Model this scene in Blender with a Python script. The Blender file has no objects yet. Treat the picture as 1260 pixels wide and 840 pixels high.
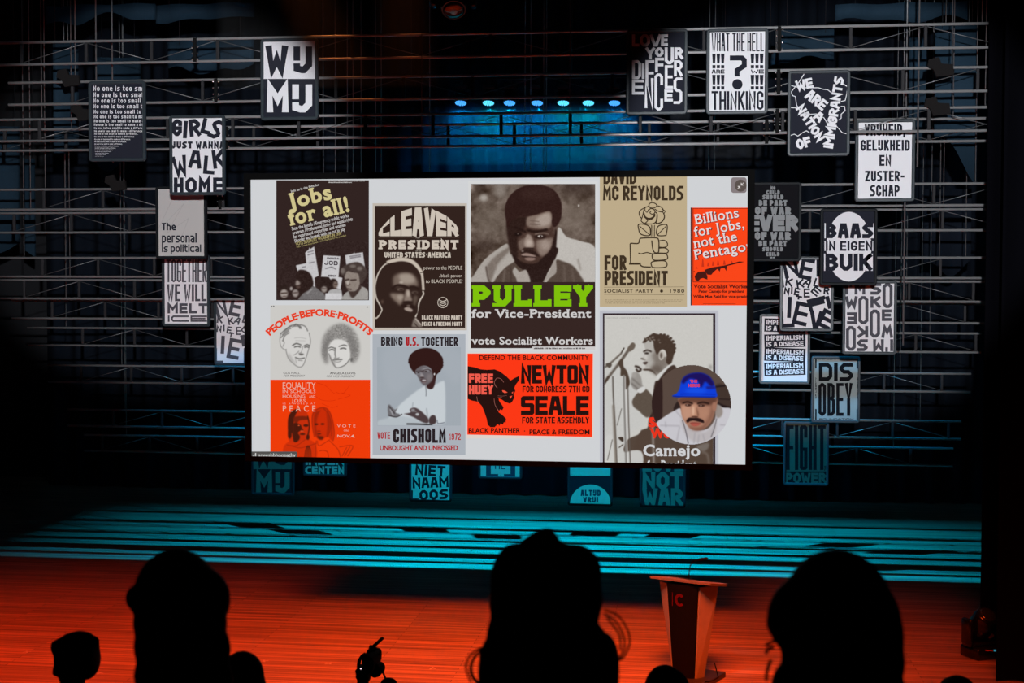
import bpy, bmesh, math, random
import numpy as np
from mathutils import Vector, Matrix

random.seed(7)
scene = bpy.context.scene
COL = scene.collection
W_PX, H_PX, FPX = 1260, 840, 1750.0
CAM = Vector((0.0, 0.0, 4.35))
YAW, PITCH, ROLL = 0.124407, -0.037233, 0.002484

# ---------------------------------------------------------------- camera, world, lights, exposure
_cy, _sy = math.cos(YAW), math.sin(YAW)
FWD = Vector((-_sy*math.cos(PITCH), _cy*math.cos(PITCH), math.sin(PITCH)))
_r0 = Vector((_cy, _sy, 0)); _u0 = _r0.cross(FWD)
RIGHT = math.cos(ROLL)*_r0 + math.sin(ROLL)*_u0
UP = -math.sin(ROLL)*_r0 + math.cos(ROLL)*_u0
cam_data = bpy.data.cameras.new('camera')
cam_data.sensor_width = 36.0
cam_data.lens = FPX*36.0/W_PX
cam_data.clip_end = 200
cam_data.dof.use_dof = True
cam_data.dof.focus_distance = 18.5
cam_data.dof.aperture_fstop = 5.6
cam = bpy.data.objects.new('camera', cam_data); COL.objects.link(cam)
M = Matrix((RIGHT, UP, -FWD)).transposed().to_4x4(); M.translation = CAM
cam.matrix_world = M
scene.camera = cam

scene.view_settings.view_transform = 'Standard'
scene.view_settings.look = 'None'
scene.view_settings.exposure = 0.0
scene.view_settings.gamma = 1.0
scene.view_settings.use_curve_mapping = False

world = bpy.data.worlds.new('world'); scene.world = world; world.use_nodes = True
world.node_tree.nodes['Background'].inputs[0].default_value = (0.25, 0.45, 1.0, 1)
world.node_tree.nodes['Background'].inputs[1].default_value = 0.0013

def aim(o, target):
    o.rotation_euler = (Vector(target) - o.location).to_track_quat('-Z', 'Y').to_euler()

def spot(name, loc, target, power, color, angle, blend=0.5, radius=0.05):
    d = bpy.data.lights.new(name, 'SPOT'); d.energy = power; d.color = color
    d.spot_size = math.radians(angle); d.spot_blend = blend; d.shadow_soft_size = radius
    o = bpy.data.objects.new(name, d); COL.objects.link(o); o.location = loc; aim(o, target); return o

def at(px, py, Y):
    d = FWD + RIGHT*((px-630)/FPX) - UP*((py-420)/FPX)
    return CAM + d*((Y-CAM.y)/d.y)

def at_z(px, py, z):
    d = FWD + RIGHT*((px-630)/FPX) - UP*((py-420)/FPX)
    return CAM + d*((z-CAM.z)/d.z)

# white front-of-house profiles on the two poster clusters
spot('front_spot_left', (-0.4, 1.0, 5.3), at(212, 226, 18.5), 11500, (0.93, 0.95, 1.0), 16.4, 0.34, 0.06)
spot('front_spot_right', (0.5, 1.0, 5.3), at(1014, 238, 18.5), 11500, (0.93, 0.95, 1.0), 19.4, 0.3, 0.06)
# amber wash from the front of house on the front of the stage
for k, (x, p) in enumerate(((-9.6, 9500), (-6.4, 12000), (-3.2, 17500), (-0.4, 16500), (1.4, 6800))):
    spot('amber_wash', (x, 7.0, 11.65), (x, 15.5, 0), p, (1.0, 0.090, 0.007) if k in (2, 3) else (1.0, 0.055, 0.007), 28.5, 0.9, 2.0)
# added fill lamp, no known fixture, to pale the amber on the lectern
spot('lectern_fill', (-4.5, 7.5, 10.5), (0.05, 16.0, 0.7), 1700, (1.0, 0.66, 0.56), 4.6, 0.6, 0.2)
# teal wash through the hanging trusses on the back of the stage (its added slotted mask is built below)
LAMP_Y, LAMP_Z, LAMP_X, LAMP_L = 20.3, 13.0, -2.4, 0.6
d = bpy.data.lights.new('teal_wash', 'AREA'); d.shape = 'RECTANGLE'; d.size = LAMP_L; d.size_y = 0.012
d.energy = 8600; d.color = (0.0, 0.50, 1.0)
teal = bpy.data.objects.new('teal_wash', d); COL.objects.link(teal); teal.location = (LAMP_X, LAMP_Y, LAMP_Z)
aim(teal, (LAMP_X, 24.6, 0))

# ---------------------------------------------------------------- materials
def lin(c):
    return tuple((v/255/12.92 if v/255 <= 0.04045 else ((v/255+0.055)/1.055)**2.4) for v in c)

MATS = {}
def pbr(name, rgb, rough=0.5, metal=0.0, spec=0.5, bump=None, sheen=0.0):
    if name in MATS: return MATS[name]
    m = bpy.data.materials.new(name); m.use_nodes = True
    nt = m.node_tree; b = nt.nodes['Principled BSDF']
    b.inputs['Base Color'].default_value = (*rgb, 1); b.inputs['Roughness'].default_value = rough
    b.inputs['Metallic'].default_value = metal; b.inputs['Specular IOR Level'].default_value = spec
    tc = nt.nodes.new('ShaderNodeTexCoord')
    nz = nt.nodes.new('ShaderNodeTexNoise'); nz.inputs['Scale'].default_value = bump[0] if bump else 9.0
    nz.inputs['Detail'].default_value = 3
    nt.links.new(tc.outputs['Object'], nz.inputs['Vector'])
    mx = nt.nodes.new('ShaderNodeMix'); mx.data_type = 'RGBA'; mx.blend_type = 'MULTIPLY'
    mx.inputs['Factor'].default_value = 0.35
    mx.inputs['A'].default_value = (*rgb, 1)
    rp = nt.nodes.new('ShaderNodeValToRGB'); rp.color_ramp.elements[0].color = (0.55, 0.55, 0.55, 1); rp.color_ramp.elements[1].color = (1.25, 1.25, 1.25, 1)
    nt.links.new(nz.outputs['Fac'], rp.inputs['Fac']); nt.links.new(rp.outputs['Color'], mx.inputs['B'])
    nt.links.new(mx.outputs['Result'], b.inputs['Base Color'])
    if bump:
        bp = nt.nodes.new('ShaderNodeBump'); bp.inputs['Strength'].default_value = bump[1]
        nt.links.new(nz.outputs['Fac'], bp.inputs['Height']); nt.links.new(bp.outputs['Normal'], b.inputs['Normal'])
    MATS[name] = m; return m

def flat(name, rgb, rough=0.45, spec=0.3):
    if name in MATS: return MATS[name]
    m = bpy.data.materials.new(name); m.use_nodes = True; b = m.node_tree.nodes['Principled BSDF']
    b.inputs['Base Color'].default_value = (*rgb, 1); b.inputs['Roughness'].default_value = rough
    b.inputs['Specular IOR Level'].default_value = spec
    MATS[name] = m; return m

def glow(name, rgb, strength=1.0):
    if name in MATS: return MATS[name]
    m = bpy.data.materials.new(name); m.use_nodes = True; nt = m.node_tree
    for n in list(nt.nodes): nt.nodes.remove(n)
    o = nt.nodes.new('ShaderNodeOutputMaterial'); e = nt.nodes.new('ShaderNodeEmission')
    e.inputs[0].default_value = (*rgb, 1); e.inputs[1].default_value = strength
    nt.links.new(e.outputs[0], o.inputs[0]); MATS[name] = m; return m

def px_glow(c):                       # a colour shown by the LED screen
    return glow('screen_%d_%d_%d' % c, lin(c))

black_metal = pbr('black_metal', (0.012, 0.012, 0.014), 0.45, 0.0, 0.4)
grey_metal = pbr('grey_metal', (0.62, 0.62, 0.62), 0.45, 0.6, 0.5)
dull_metal = pbr('dull_metal', (0.022, 0.022, 0.024), 0.6, 0.0, 0.15)
bolt_metal = pbr('bolt_metal', (0.75, 0.75, 0.75), 0.25, 1.0)
frame_metal = pbr('frame_metal', (0.032, 0.043, 0.050), 0.35, 0.0, 0.25)
dark_frame = pbr('dark_frame', (0.010, 0.012, 0.014), 0.5, 0.0, 0.08)
cable_metal = pbr('cable_metal', (0.16, 0.165, 0.17), 0.4, 0.5)
black_cloth = pbr('black_cloth', (0.002, 0.002, 0.003), 0.95, 0.0, 0.0, (60, 0.2))
blue_cloth = pbr('blue_cloth', (0.017, 0.038, 0.060), 0.9, 0.0, 0.1, (25, 0.2))
navy_cloth = pbr('navy_cloth', (0.008, 0.012, 0.020), 0.9, 0.0, 0.1, (25, 0.2))
grey_cloth = pbr('grey_cloth', (0.012, 0.011, 0.011), 0.95, 0.0, 0.1, (30, 0.4))
rubber = pbr('rubber', (0.006, 0.006, 0.006), 0.7, 0.0, 0.08)

# ---------------------------------------------------------------- mesh builder
class MB:
    def __init__(s): s.v, s.f, s.m, s.sm = [], [], [], []
    def poly(s, pts, mi=0, sm=False):
        n = len(s.v); s.v += [tuple(p) for p in pts]; s.f.append(tuple(range(n, n+len(pts)))); s.m.append(mi); s.sm.append(sm)
    def box(s, x0, x1, y0, y1, z0, z1, mi=0, bev=0.0):
        if bev:
            return s.rbox(x0, x1, y0, y1, z0, z1, bev, mi)
        c = [(x, y, z) for z in (z0, z1) for y in (y0, y1) for x in (x0, x1)]
        n = len(s.v); s.v += c
        for q in ((0, 2, 3, 1), (4, 5, 7, 6), (0, 1, 5, 4), (2, 6, 7, 3), (0, 4, 6, 2), (1, 3, 7, 5)):
            s.f.append(tuple(n+i for i in q)); s.m.append(mi); s.sm.append(False)
    def rbox(s, x0, x1, y0, y1, z0, z1, r, mi=0):
        bm = bmesh.new(); bmesh.ops.create_cube(bm, size=1)
        for v in bm.verts:
            v.co = Vector(((x0+x1)/2+v.co.x*(x1-x0), (y0+y1)/2+v.co.y*(y1-y0), (z0+z1)/2+v.co.z*(z1-z0)))
        bmesh.ops.bevel(bm, geom=bm.edges[:], offset=r, segments=2, affect='EDGES', profile=0.5)
        s.take(bm, mi)
    def take(s, bm, mi=0, sm=False, mat=None):
        n = len(s.v); bm.verts.ensure_lookup_table(); bm.verts.index_update()
        s.v += [tuple(mat @ v.co if mat else v.co) for v in bm.verts]
        for f in bm.faces:
            s.f.append(tuple(n+v.index for v in f.verts)); s.m.append(mi); s.sm.append(sm)
        bm.free()
    def tube(s, pts, r, n=8, mi=0, caps=True, radii=None):
        pts = [Vector(p) for p in pts]; rings = []
        ref = None
        for i, p in enumerate(pts):
            t = (pts[min(i+1, len(pts)-1)] - pts[max(i-1, 0)]).normalized()
            if ref is None:
                ref = t.orthogonal().normalized()
            ref = (ref - t*ref.dot(t)).normalized(); b = t.cross(ref)
            rr = radii[i] if radii else r
            base = len(s.v)
            for k in range(n):
                a = 2*math.pi*k/n
                s.v.append(tuple(p + (ref*math.cos(a)+b*math.sin(a))*rr))
            rings.append(base)
        for a, b in zip(rings, rings[1:]):
            for k in range(n):
                s.f.append((a+k, a+(k+1) % n, b+(k+1) % n, b+k)); s.m.append(mi); s.sm.append(True)
        if caps:
            s.f.append(tuple(rings[0]+k for k in reversed(range(n)))); s.m.append(mi); s.sm.append(False)
            s.f.append(tuple(rings[-1]+k for k in range(n))); s.m.append(mi); s.sm.append(False)
    def ball(s, c, r, seg=12, ring=8, mi=0, rot=None):
        bm = bmesh.new(); bmesh.ops.create_uvsphere(bm, u_segments=seg, v_segments=ring, radius=1)
        rr = r if hasattr(r, '__len__') else (r, r, r)
        m = Matrix.Translation(Vector(c)) @ (rot.to_4x4() if rot else Matrix.Identity(4)) @ Matrix.Diagonal((*rr, 1))
        s.take(bm, mi, True, m)
    def lathe(s, prof, origin=(0, 0, 0), n=20, mi=0, axis=None):
        # prof: list of (radius, height) along axis
        q = Vector((0, 0, 1)).rotation_difference(Vector(axis)) if axis is not None else None
        base = len(s.v); o = Vector(origin)
        for r, h in prof:
            for k in range(n):
                a = 2*math.pi*k/n; p = Vector((r*math.cos(a), r*math.sin(a), h))
                s.v.append(tuple(o + (q @ p if q else p)))
        for i in range(len(prof)-1):
            for k in range(n):
                a = base+i*n; b = a+n
                s.f.append((a+k, a+(k+1) % n, b+(k+1) % n, b+k)); s.m.append(mi); s.sm.append(True)
        s.f.append(tuple(base+k for k in reversed(range(n)))); s.m.append(mi); s.sm.append(False)
        t = base+(len(prof)-1)*n
        s.f.append(tuple(t+k for k in range(n))); s.m.append(mi); s.sm.append(False)
    def prism(s, pts, off, mi=0):
        # polygon extruded by the vector off
        off = Vector(off); a = [Vector(p) for p in pts]; b = [p+off for p in a]; n = len(a)
        s.poly(a, mi); s.poly(list(reversed(b)), mi)
        for i in range(n):
            s.poly((a[i], b[i], b[(i+1) % n], a[(i+1) % n]), mi)
    def build(s, name, mats, parent=None, loc=None):
        me = bpy.data.meshes.new(name)
        off = Vector(loc) if loc is not None else (world_of(parent) if parent else Vector((0, 0, 0)))
        me.from_pydata([tuple(Vector(v)-off) for v in s.v], [], s.f)
        for m in (mats if isinstance(mats, (list, tuple)) else [mats]): me.materials.append(m)
        me.polygons.foreach_set('material_index', s.m); me.polygons.foreach_set('use_smooth', s.sm)
        me.update()
        o = bpy.data.objects.new(name, me); COL.objects.link(o)
        if parent: o.parent = parent
        elif loc is not None: o.location = loc
        return o

def world_of(o):
    p = Vector((0, 0, 0))
    while o: p += o.location; o = o.parent
    return p

def tag(o, label, cat, group=None):
    o['label'] = label; o['category'] = cat
    if group: o['group'] = group
    return o
def thing(name, label, cat, loc=(0, 0, 0), group=None):
    o = bpy.data.objects.new(name, None); COL.objects.link(o); o.location = loc; o.empty_display_size = 0.1
    return tag(o, label, cat, group)
def struct(o):
    o['kind'] = 'structure'; return o
def copy_tree(o, parent=None):
    c = o.copy(); COL.objects.link(c)
    if parent: c.parent = parent
    for ch in list(o.children): copy_tree(ch, c)
    return c
# ---------------------------------------------------------------- the stage
def plank_material():
    m = bpy.data.materials.new('stage_planks'); m.use_nodes = True; nt = m.node_tree; b = nt.nodes['Principled BSDF']
    tc = nt.nodes.new('ShaderNodeTexCoord')
    br = nt.nodes.new('ShaderNodeTexBrick'); br.inputs['Scale'].default_value = 1.0
    br.inputs['Brick Width'].default_value = 2.6; br.inputs['Row Height'].default_value = 0.085
    br.inputs['Mortar Size'].default_value = 0.004; br.inputs['Mortar Smooth'].default_value = 0.3
    br.inputs['Color1'].default_value = (0.29, 0.185, 0.13, 1); br.inputs['Color2'].default_value = (0.47, 0.30, 0.20, 1)
    br.inputs['Mortar'].default_value = (0.10, 0.065, 0.045, 1); br.offset = 0.37
    mp = nt.nodes.new('ShaderNodeMapping'); mp.inputs['Scale'].default_value = (0.25, 9.0, 1)
    nz = nt.nodes.new('ShaderNodeTexNoise'); nz.inputs['Scale'].default_value = 1.6; nz.inputs['Detail'].default_value = 5
    rp = nt.nodes.new('ShaderNodeValToRGB'); rp.color_ramp.elements[0].position = 0.3; rp.color_ramp.elements[1].position = 0.72
    rp.color_ramp.elements[0].color = (0.5, 0.5, 0.5, 1); rp.color_ramp.elements[1].color = (1.25, 1.25, 1.25, 1)
    mx = nt.nodes.new('ShaderNodeMix'); mx.data_type = 'RGBA'; mx.blend_type = 'MULTIPLY'; mx.inputs['Factor'].default_value = 1.0
    nt.links.new(tc.outputs['Object'], br.inputs['Vector']); nt.links.new(tc.outputs['Object'], mp.inputs['Vector'])
    nt.links.new(mp.outputs['Vector'], nz.inputs['Vector']); nt.links.new(nz.outputs['Fac'], rp.inputs['Fac'])
    nt.links.new(br.outputs['Color'], mx.inputs['A']); nt.links.new(rp.outputs['Color'], mx.inputs['B'])
    nt.links.new(mx.outputs['Result'], b.inputs['Base Color'])
    b.inputs['Roughness'].default_value = 0.62; b.inputs['Specular IOR Level'].default_value = 0.12
    return m

mb = MB(); mb.box(-20, 14, 12.6, 32, -0.12, 0); struct(mb.build('floor', plank_material()))
mb = MB(); mb.box(-20, 14, 12.45, 12.6, -1.6, 0.0); struct(mb.build('trim_stage_front', black_metal))
mb = MB(); mb.box(-20, 14, 30.9, 31.1, -0.1, 16); struct(mb.build('wall_back', pbr('dark_wall', (0.012, 0.013, 0.016), 0.9)))
mb = MB(); mb.box(-20.2, -20, 12.6, 31, -0.1, 16); struct(mb.build('wall_left', MATS['dark_wall']))
mb = MB(); mb.box(14, 14.2, 12.6, 31, -0.1, 16); struct(mb.build('wall_right', MATS['dark_wall']))
mb = MB(); mb.box(-20, 14, 12.6, 31, 16, 16.2); struct(mb.build('ceiling', MATS['dark_wall']))
# stepped auditorium with bench rows, in front of the stage
mb = MB()
ROWS = [(1.3, 3.10), (1.85, 2.80), (3.25, 2.50), (4.1, 2.15), (5.0, 1.86), (5.98, 1.68), (6.8, 1.20), (7.7, 0.75), (8.8, 0.35), (9.5, 0.05), (10.4, -0.25), (12.45, -0.55)]
y0 = -1.5
for (y1, z) in ROWS:
    mb.box(-9, 7, y0, y1, -1.7, z); y0 = y1
for (ya, yb, z) in ((1.9, 2.85, 2.50), (4.2, 4.72, 1.86), (5.02, 5.5, 1.68)): mb.box(-9, 7, ya, yb, z, z+0.44)  # bench seats for the people, merged into the floor mesh
struct(mb.build('auditorium_floor_with_benches', pbr('auditorium_carpet', (0.02, 0.018, 0.018), 0.95, 0, 0.1, (80, 0.3))))

def pleats(name, x0, x1, y, z0, z1, mat, pitch=0.32, amp=0.07, seed=1, hem=None):
    rnd = random.Random(seed); mb = MB(); n = max(8, int((x1-x0)/0.045)); cols = []
    ph = rnd.random()*6
    for i in range(n+1):
        x = x0 + (x1-x0)*i/n
        ph += (2*math.pi/pitch)*((x1-x0)/n)*(0.75+0.5*rnd.random())
        cols.append((x, y + amp*math.sin(ph) + 0.3*amp*math.sin(ph*0.37)))
    th = 0.012
    for side in (0, 1):
        base = len(mb.v); zs = [z0, (z0+z1)/2, z1]
        for (x, yy) in cols:
            zz0 = z0 + (hem(x) if hem else 0)
            for z in (zz0, (zz0+z1)/2, z1): mb.v.append((x, yy + side*th, z))
        for i in range(n):
            for k in range(2):
                a = base+3*i+k; q = (a, a+3, a+4, a+1) if side == 0 else (a, a+1, a+4, a+3)
                mb.f.append(q); mb.m.append(0); mb.sm.append(True)
    m = 3*(n+1)
    for i in range(n):
        for k in (0, 2):
            mb.f.append((3*i+k, 3*i+3+k, m+3*i+3+k, m+3*i+k)); mb.m.append(0); mb.sm.append(False)
    for a in (0, 3*n):
        for k in range(2):
            mb.f.append((a+k, a+k+1, m+a+k+1, m+a+k)); mb.m.append(0); mb.sm.append(False)
    return mb.build(name, mat, None, ((x0+x1)/2, y, z0))

BACK_Y = 29.6
tag(pleats('backdrop_curtain', -14, 8, BACK_Y, 0.02, 14, navy_cloth, 0.55, 0.10, 3), 'long dark blue pleated curtain closing off the back of the stage', 'curtain')
LEGX = at(1208, 600, 17.75).x
tag(pleats('side_curtain', LEGX, LEGX+4.5, 17.75, 0.02, 13, black_cloth, 0.5, 0.05, 5), 'narrow black stage curtain at the right, its bluish edge beside the trusses', 'curtain', 'black masking curtains at the right')
LEGX2 = at(1226, 760, 16.2).x
tag(pleats('side_curtain', LEGX2, LEGX2+4.5, 16.2, 0.02, 13, black_cloth, 0.5, 0.05, 6), 'wide black stage curtain hanging right behind the round floor spotlight', 'curtain', 'black masking curtains at the right')

# ---------------------------------------------------------------- ladder trusses
TR_X0, TR_X1 = -10.4, 4.45
TRUSS = []
def make_truss(spec):
    (k, ref, Y, label, x0, x1, off) = spec
    z = at(ref[0], ref[1], Y).z
    t = thing('ladder_truss', label, 'truss', ((x0+x1)/2, Y, z), 'ladder trusses hung across the stage')
    r = 0.0185; gap = 0.29
    for nm, zz in (('upper_chord', 0), ('lower_chord', -gap)):
        mb = MB(); mb.tube([(x0, Y, z+zz), (x1, Y, z+zz)], r, 10); mb.build(nm, grey_metal, t)
    xs = []; x = x0 + 0.35 + off
    while x < x1: xs.append(x); x += 0.90
    for i, x in enumerate(xs):
        if not proto.get('strut'):
            mb = MB(); mb.box(-0.02, 0.02, -0.02, 0.02, -gap+0.015, -0.015, 0, 0.006)
            proto['strut'] = mb.build('strut', dull_metal, None, (0, 0, 0)); proto['strut'].location = (0, 0, 0); s = proto['strut']
        else:
            s = proto['strut'].copy(); COL.objects.link(s)
        s.parent = t; s.location = (x-(x0+x1)/2, 0, 0)
        if i+1 < len(xs):
            key = 'up' if i % 2 == 0 else 'down'
            if key not in proto:
                a, b = ((0, 0, -gap+0.02), (0.9, 0, -0.02)) if key == 'up' else ((0, 0, -0.02), (0.9, 0, -gap+0.02))
                mb = MB(); mb.tube([a, b], 0.0055, 6); proto[key] = mb.build('diagonal_brace', cable_metal, None, (0, 0, 0)); s = proto[key]
            else:
                s = proto[key].copy(); COL.objects.link(s)
            s.parent = t; s.location = (x-(x0+x1)/2, 0, 0)
    # bolted joint plates where two lengths of truss meet
    for xj in ((-6.45, 1.05) if k <= 5 else (1.0,)):
        xj = (1.08 if k <= 3 else 0.98 if k < 5 else 0.45) if xj > 0 else xj + 0.12*((k*7) % 5 - 2)
        if 'joint' not in proto:
            mb = MB(); mb.box(-0.022, 0.022, -0.035, -0.026, -gap-0.01, 0.01, 0)
            pl = mb.build('joint_plate', rubber, None, (0, 0, 0)); proto['joint'] = pl
            mb = MB()
            for zz in (-0.03, -0.11, -0.19, -0.265):
                for xx in (-0.035, 0.035): mb.ball((xx, -0.03, zz), 0.0125, 8, 6)
            mb.build('bolts', bolt_metal, pl)
            s = pl
        else:
            s = copy_tree(proto['joint'])
        s.parent = t; s.location = (xj-(x0+x1)/2, 0, 0)
    for xw in (x0+0.55+0.13*((k*5) % 7), x1-0.55-0.11*((k*3) % 7)):
        mb = MB(); mb.tube([(xw, Y, z+0.02), (xw, Y, 15.97)], 0.007, 6); mb.build('suspension_wire', cable_metal, t)
    TRUSS.append((Y, z)); return t

proto = {}
specs = [
 (1, (1000, 33), 18.10, 'topmost ladder truss, carrying the WIJ MIJ, LOVE and WHAT THE HELL posters', -9.3, TR_X1-0.05, 0.1),
 (2, (1000, 86), 18.22, 'second ladder truss from the top, carrying the No one and WE ARE A NATION posters', -9.1, TR_X1-0.05, 0.55),
 (3, (1000, 134.5), 18.40, 'third ladder truss from the top, crossing in front of the VRIJHEID poster', -9.4, TR_X1-0.05, 0.3),
 (4, (1000, 148), 19.00, 'fourth ladder truss from the top, carrying the VRIJHEID poster', -9.9, TR_X1, 0.0),
 (5, (1000, 227), 19.78, 'ladder truss level with the screen top, carrying the NO CHILD and The personal posters', -10.4, TR_X1, 0.7),
 (6, (1000, 258), 20.26, 'ladder truss carrying the BAAS IN EIGEN BUIK poster', -10.6, TR_X1, 0.2),
 (7, (1000, 317), 20.98, 'ladder truss carrying the TOGETHER WE WILL MELT ICE poster and the right NIET poster', -10.8, TR_X1, 0.5),
 (8, (1000, 346), 21.18, 'ladder truss carrying the IM SO WOKE poster', -10.8, TR_X1, 0.1),
 (9, (1000, 373), 22.05, 'ladder truss carrying the IMPERIALISM poster right of the screen', -11.0, TR_X1, 0.35),
 (10, (1000, 409), 22.60, 'ladder truss crossing just below the IM SO WOKE lettering, no poster on it', -11.0, TR_X1, 0.62),
 (11, (1000, 458), 23.36, 'ladder truss carrying the DISOBEY poster', -11.0, TR_X1, 0.25),
 (12, (1000, 516), 24.12, 'second lowest ladder truss, carrying the teal FIGHT POWER poster', -11.0, TR_X1, 0.5),
 (13, (1000, 549), 24.80, 'lowest ladder truss, carrying the teal MIJ, ALTIJD VRIJ and NOT WAR posters', -11.0, TR_X1, 0.0),
]
for sp in specs: make_truss(sp)

# thin lifting wires that hold the trusses
wire = None
WIRES = [(115, 18.6, 100), (135, 18.9, 200), (1133, 18.3, 205), (1118, 18.9, 425),
         (396, 22, 214), (411, 22.4, 214), (426, 22.9, 214), (433, 23.3, 214), (443, 23.7, 214), (461, 24.0, 214), (468, 24.5, 214),
         (646, 24.3, 214), (653, 24.5, 214), (669, 24.7, 214), (672.5, 24.95, 214), (874, 24.4, 214), (881, 24.6, 214), (528, 24.3, 214)]
def wire_label(i, px):
    if i < 4: return ['lifting wire ending above the left end of the No one poster', 'lifting wire running down behind the left half of the No one poster',
        'lifting wire down to the VRIJHEID poster at the right truss ends', 'long lifting wire passing behind the VRIJHEID poster'][i]
    if px < 500: return '%s hanging wire of the bundle right of the WIJ MIJ poster' % ['first', 'second', 'third', 'fourth', 'fifth', 'sixth', 'seventh'][i-4]
    if 600 < px < 700: return '%s hanging wire of the bundle in front of the blue backdrop' % ['first', 'second', 'third', 'fourth'][i-11]
    if px > 800: return ['left hanging wire of the pair below the WHAT THE HELL poster', 'right hanging wire of the pair below the WHAT THE HELL poster'][i-15]
    return 'single hanging wire left of the blue lamps'
for i, (px, Y, ybot) in enumerate(WIRES):
    p0 = at(px, -40, Y); zb = at(px, ybot, Y).z; Y2 = Y+0.06
    mb = MB(); mb.tube([(p0.x, Y2, 15.97), (p0.x, Y2, zb)], 0.009 if 300 < px < 1000 else 0.011, 6)
    tag(mb.build('lifting_wire', cable_metal, None, (p0.x, Y2, zb)), wire_label(i, px), 'wire', 'wires holding the trusses')

# grey cloth sleeves over the truss ends
def sleeve(px, py, Y, label, flip=1):
    c = at(px, py, Y); mb = MB()
    s = [(-0.17, 0.13), (-0.02, 0.16), (0.02, 0.06), (0.19, 0.05), (0.21, -0.11), (-0.05, -0.14), (-0.10, -0.03), (-0.19, 0.02)]
    mb.prism([(c.x+flip*u*.8, Y-0.06, c.z+v*.8) for u, v in s], (0, 0.05, 0))
    tag(mb.build('cloth_sleeve', grey_cloth, None, c), label, 'sleeve', 'cloth sleeves on the trusses')
sleeve(85, 97, 18.18, 'grey cloth sleeve at the left end of the second truss')
sleeve(102, 139, 18.36, 'grey cloth sleeve on the left of the third truss')
sleeve(143, 226, 19.74, 'grey cloth sleeve on the left, above The personal poster level', )
sleeve(1156, 84, 18.18, 'grey cloth sleeve at the right end of the second truss')
sleeve(1152, 132, 18.36, 'grey cloth sleeve at the right end of the third truss')

# blue cloths stored up in the fly space
def cloth(px0, px1, pyt, pyb, Y, label, seed, jag=0.15, mat=None):
    a = at(px0, pyb, Y); b = at(px1, pyt, Y); rnd = random.Random(seed); ks = [rnd.uniform(-1, 1) for _ in range(9)]
    hem = lambda x: jag*sum(k*math.sin((i+1)*2.1*x+i) for i, k in enumerate(ks[:4]))
    o = pleats('stored_cloth', a.x, b.x, Y, a.z, b.z, mat or blue_cloth, 0.8, 0.05, seed, hem)
    tag(o, label, 'cloth', 'blue cloths stored in the fly space')
    for f in (0.15, 0.85):
        x = a.x+(b.x-a.x)*f; mb = MB(); mb.tube([(x, Y, b.z-0.05), (x, Y, 15.97)], 0.005, 5); mb.build('hanging_line', black_metal, o)
cloth(64, 97, 52, 190, 20.2, 'tall narrow blue cloth strip at the far upper left', 1)
cloth(56, 190, 4, 26, 20.6, 'blue cloth border along the top left corner', 2, 0.05)
cloth(190, 312, 3, 25, 21.2, 'blue cloth border right of the top left one', 3, 0.05)
cloth(205, 312, 49, 86, 21.6, 'blue cloth between the two top trusses, left of the WIJ MIJ poster', 4, 0.08)
cloth(118, 174, 70, 195, 22.5, 'dim blue cloth hanging behind the No one poster', 5, 0.1)
cloth(-4, 22, 155, 307, 24, 'dim blue cloth at the left edge of the stage', 6, 0.1)
cloth(29, 43, 195, 308, 24, 'narrow dim blue cloth second from the left edge', 7, 0.1)
cloth(1150, 1204, 30, 182, 20.2, 'tall blue cloth strip at the upper right beside the black curtain', 8, 0.2)
cloth(1028, 1190, 2, 26, 20.6, 'blue cloth border along the top right', 9, 0.05)
cloth(958, 1026, 36, 72, 21.4, 'blue cloth between the two top trusses, above the WE ARE A NATION poster', 10, 0.1)
cloth(1118, 1140, 45, 165, 22.0, 'narrow blue cloth beside the right truss wires', 11, 0.1)
cloth(1136, 1196, 232, 330, 24.5, 'dim blue cloth low on the right behind the trusses', 12, 0.15, navy_cloth)
cloth(880, 960, 62, 84, 24, 'dim blue cloth behind the WHAT THE HELL poster', 14, 0.1)
# blue lamps in the wings that light the cloths
spot('wing_blue_left', (-6.0, 15.0, 12.5), (-9.0, 20.5, 8.4), 75, (0.38, 0.66, 1.0), 60, 0.8, 0.3)
spot('wing_blue_right', (-0.5, 15.0, 12.5), (3.6, 20.5, 8.2), 70, (0.38, 0.66, 1.0), 55, 0.8, 0.3)

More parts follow.
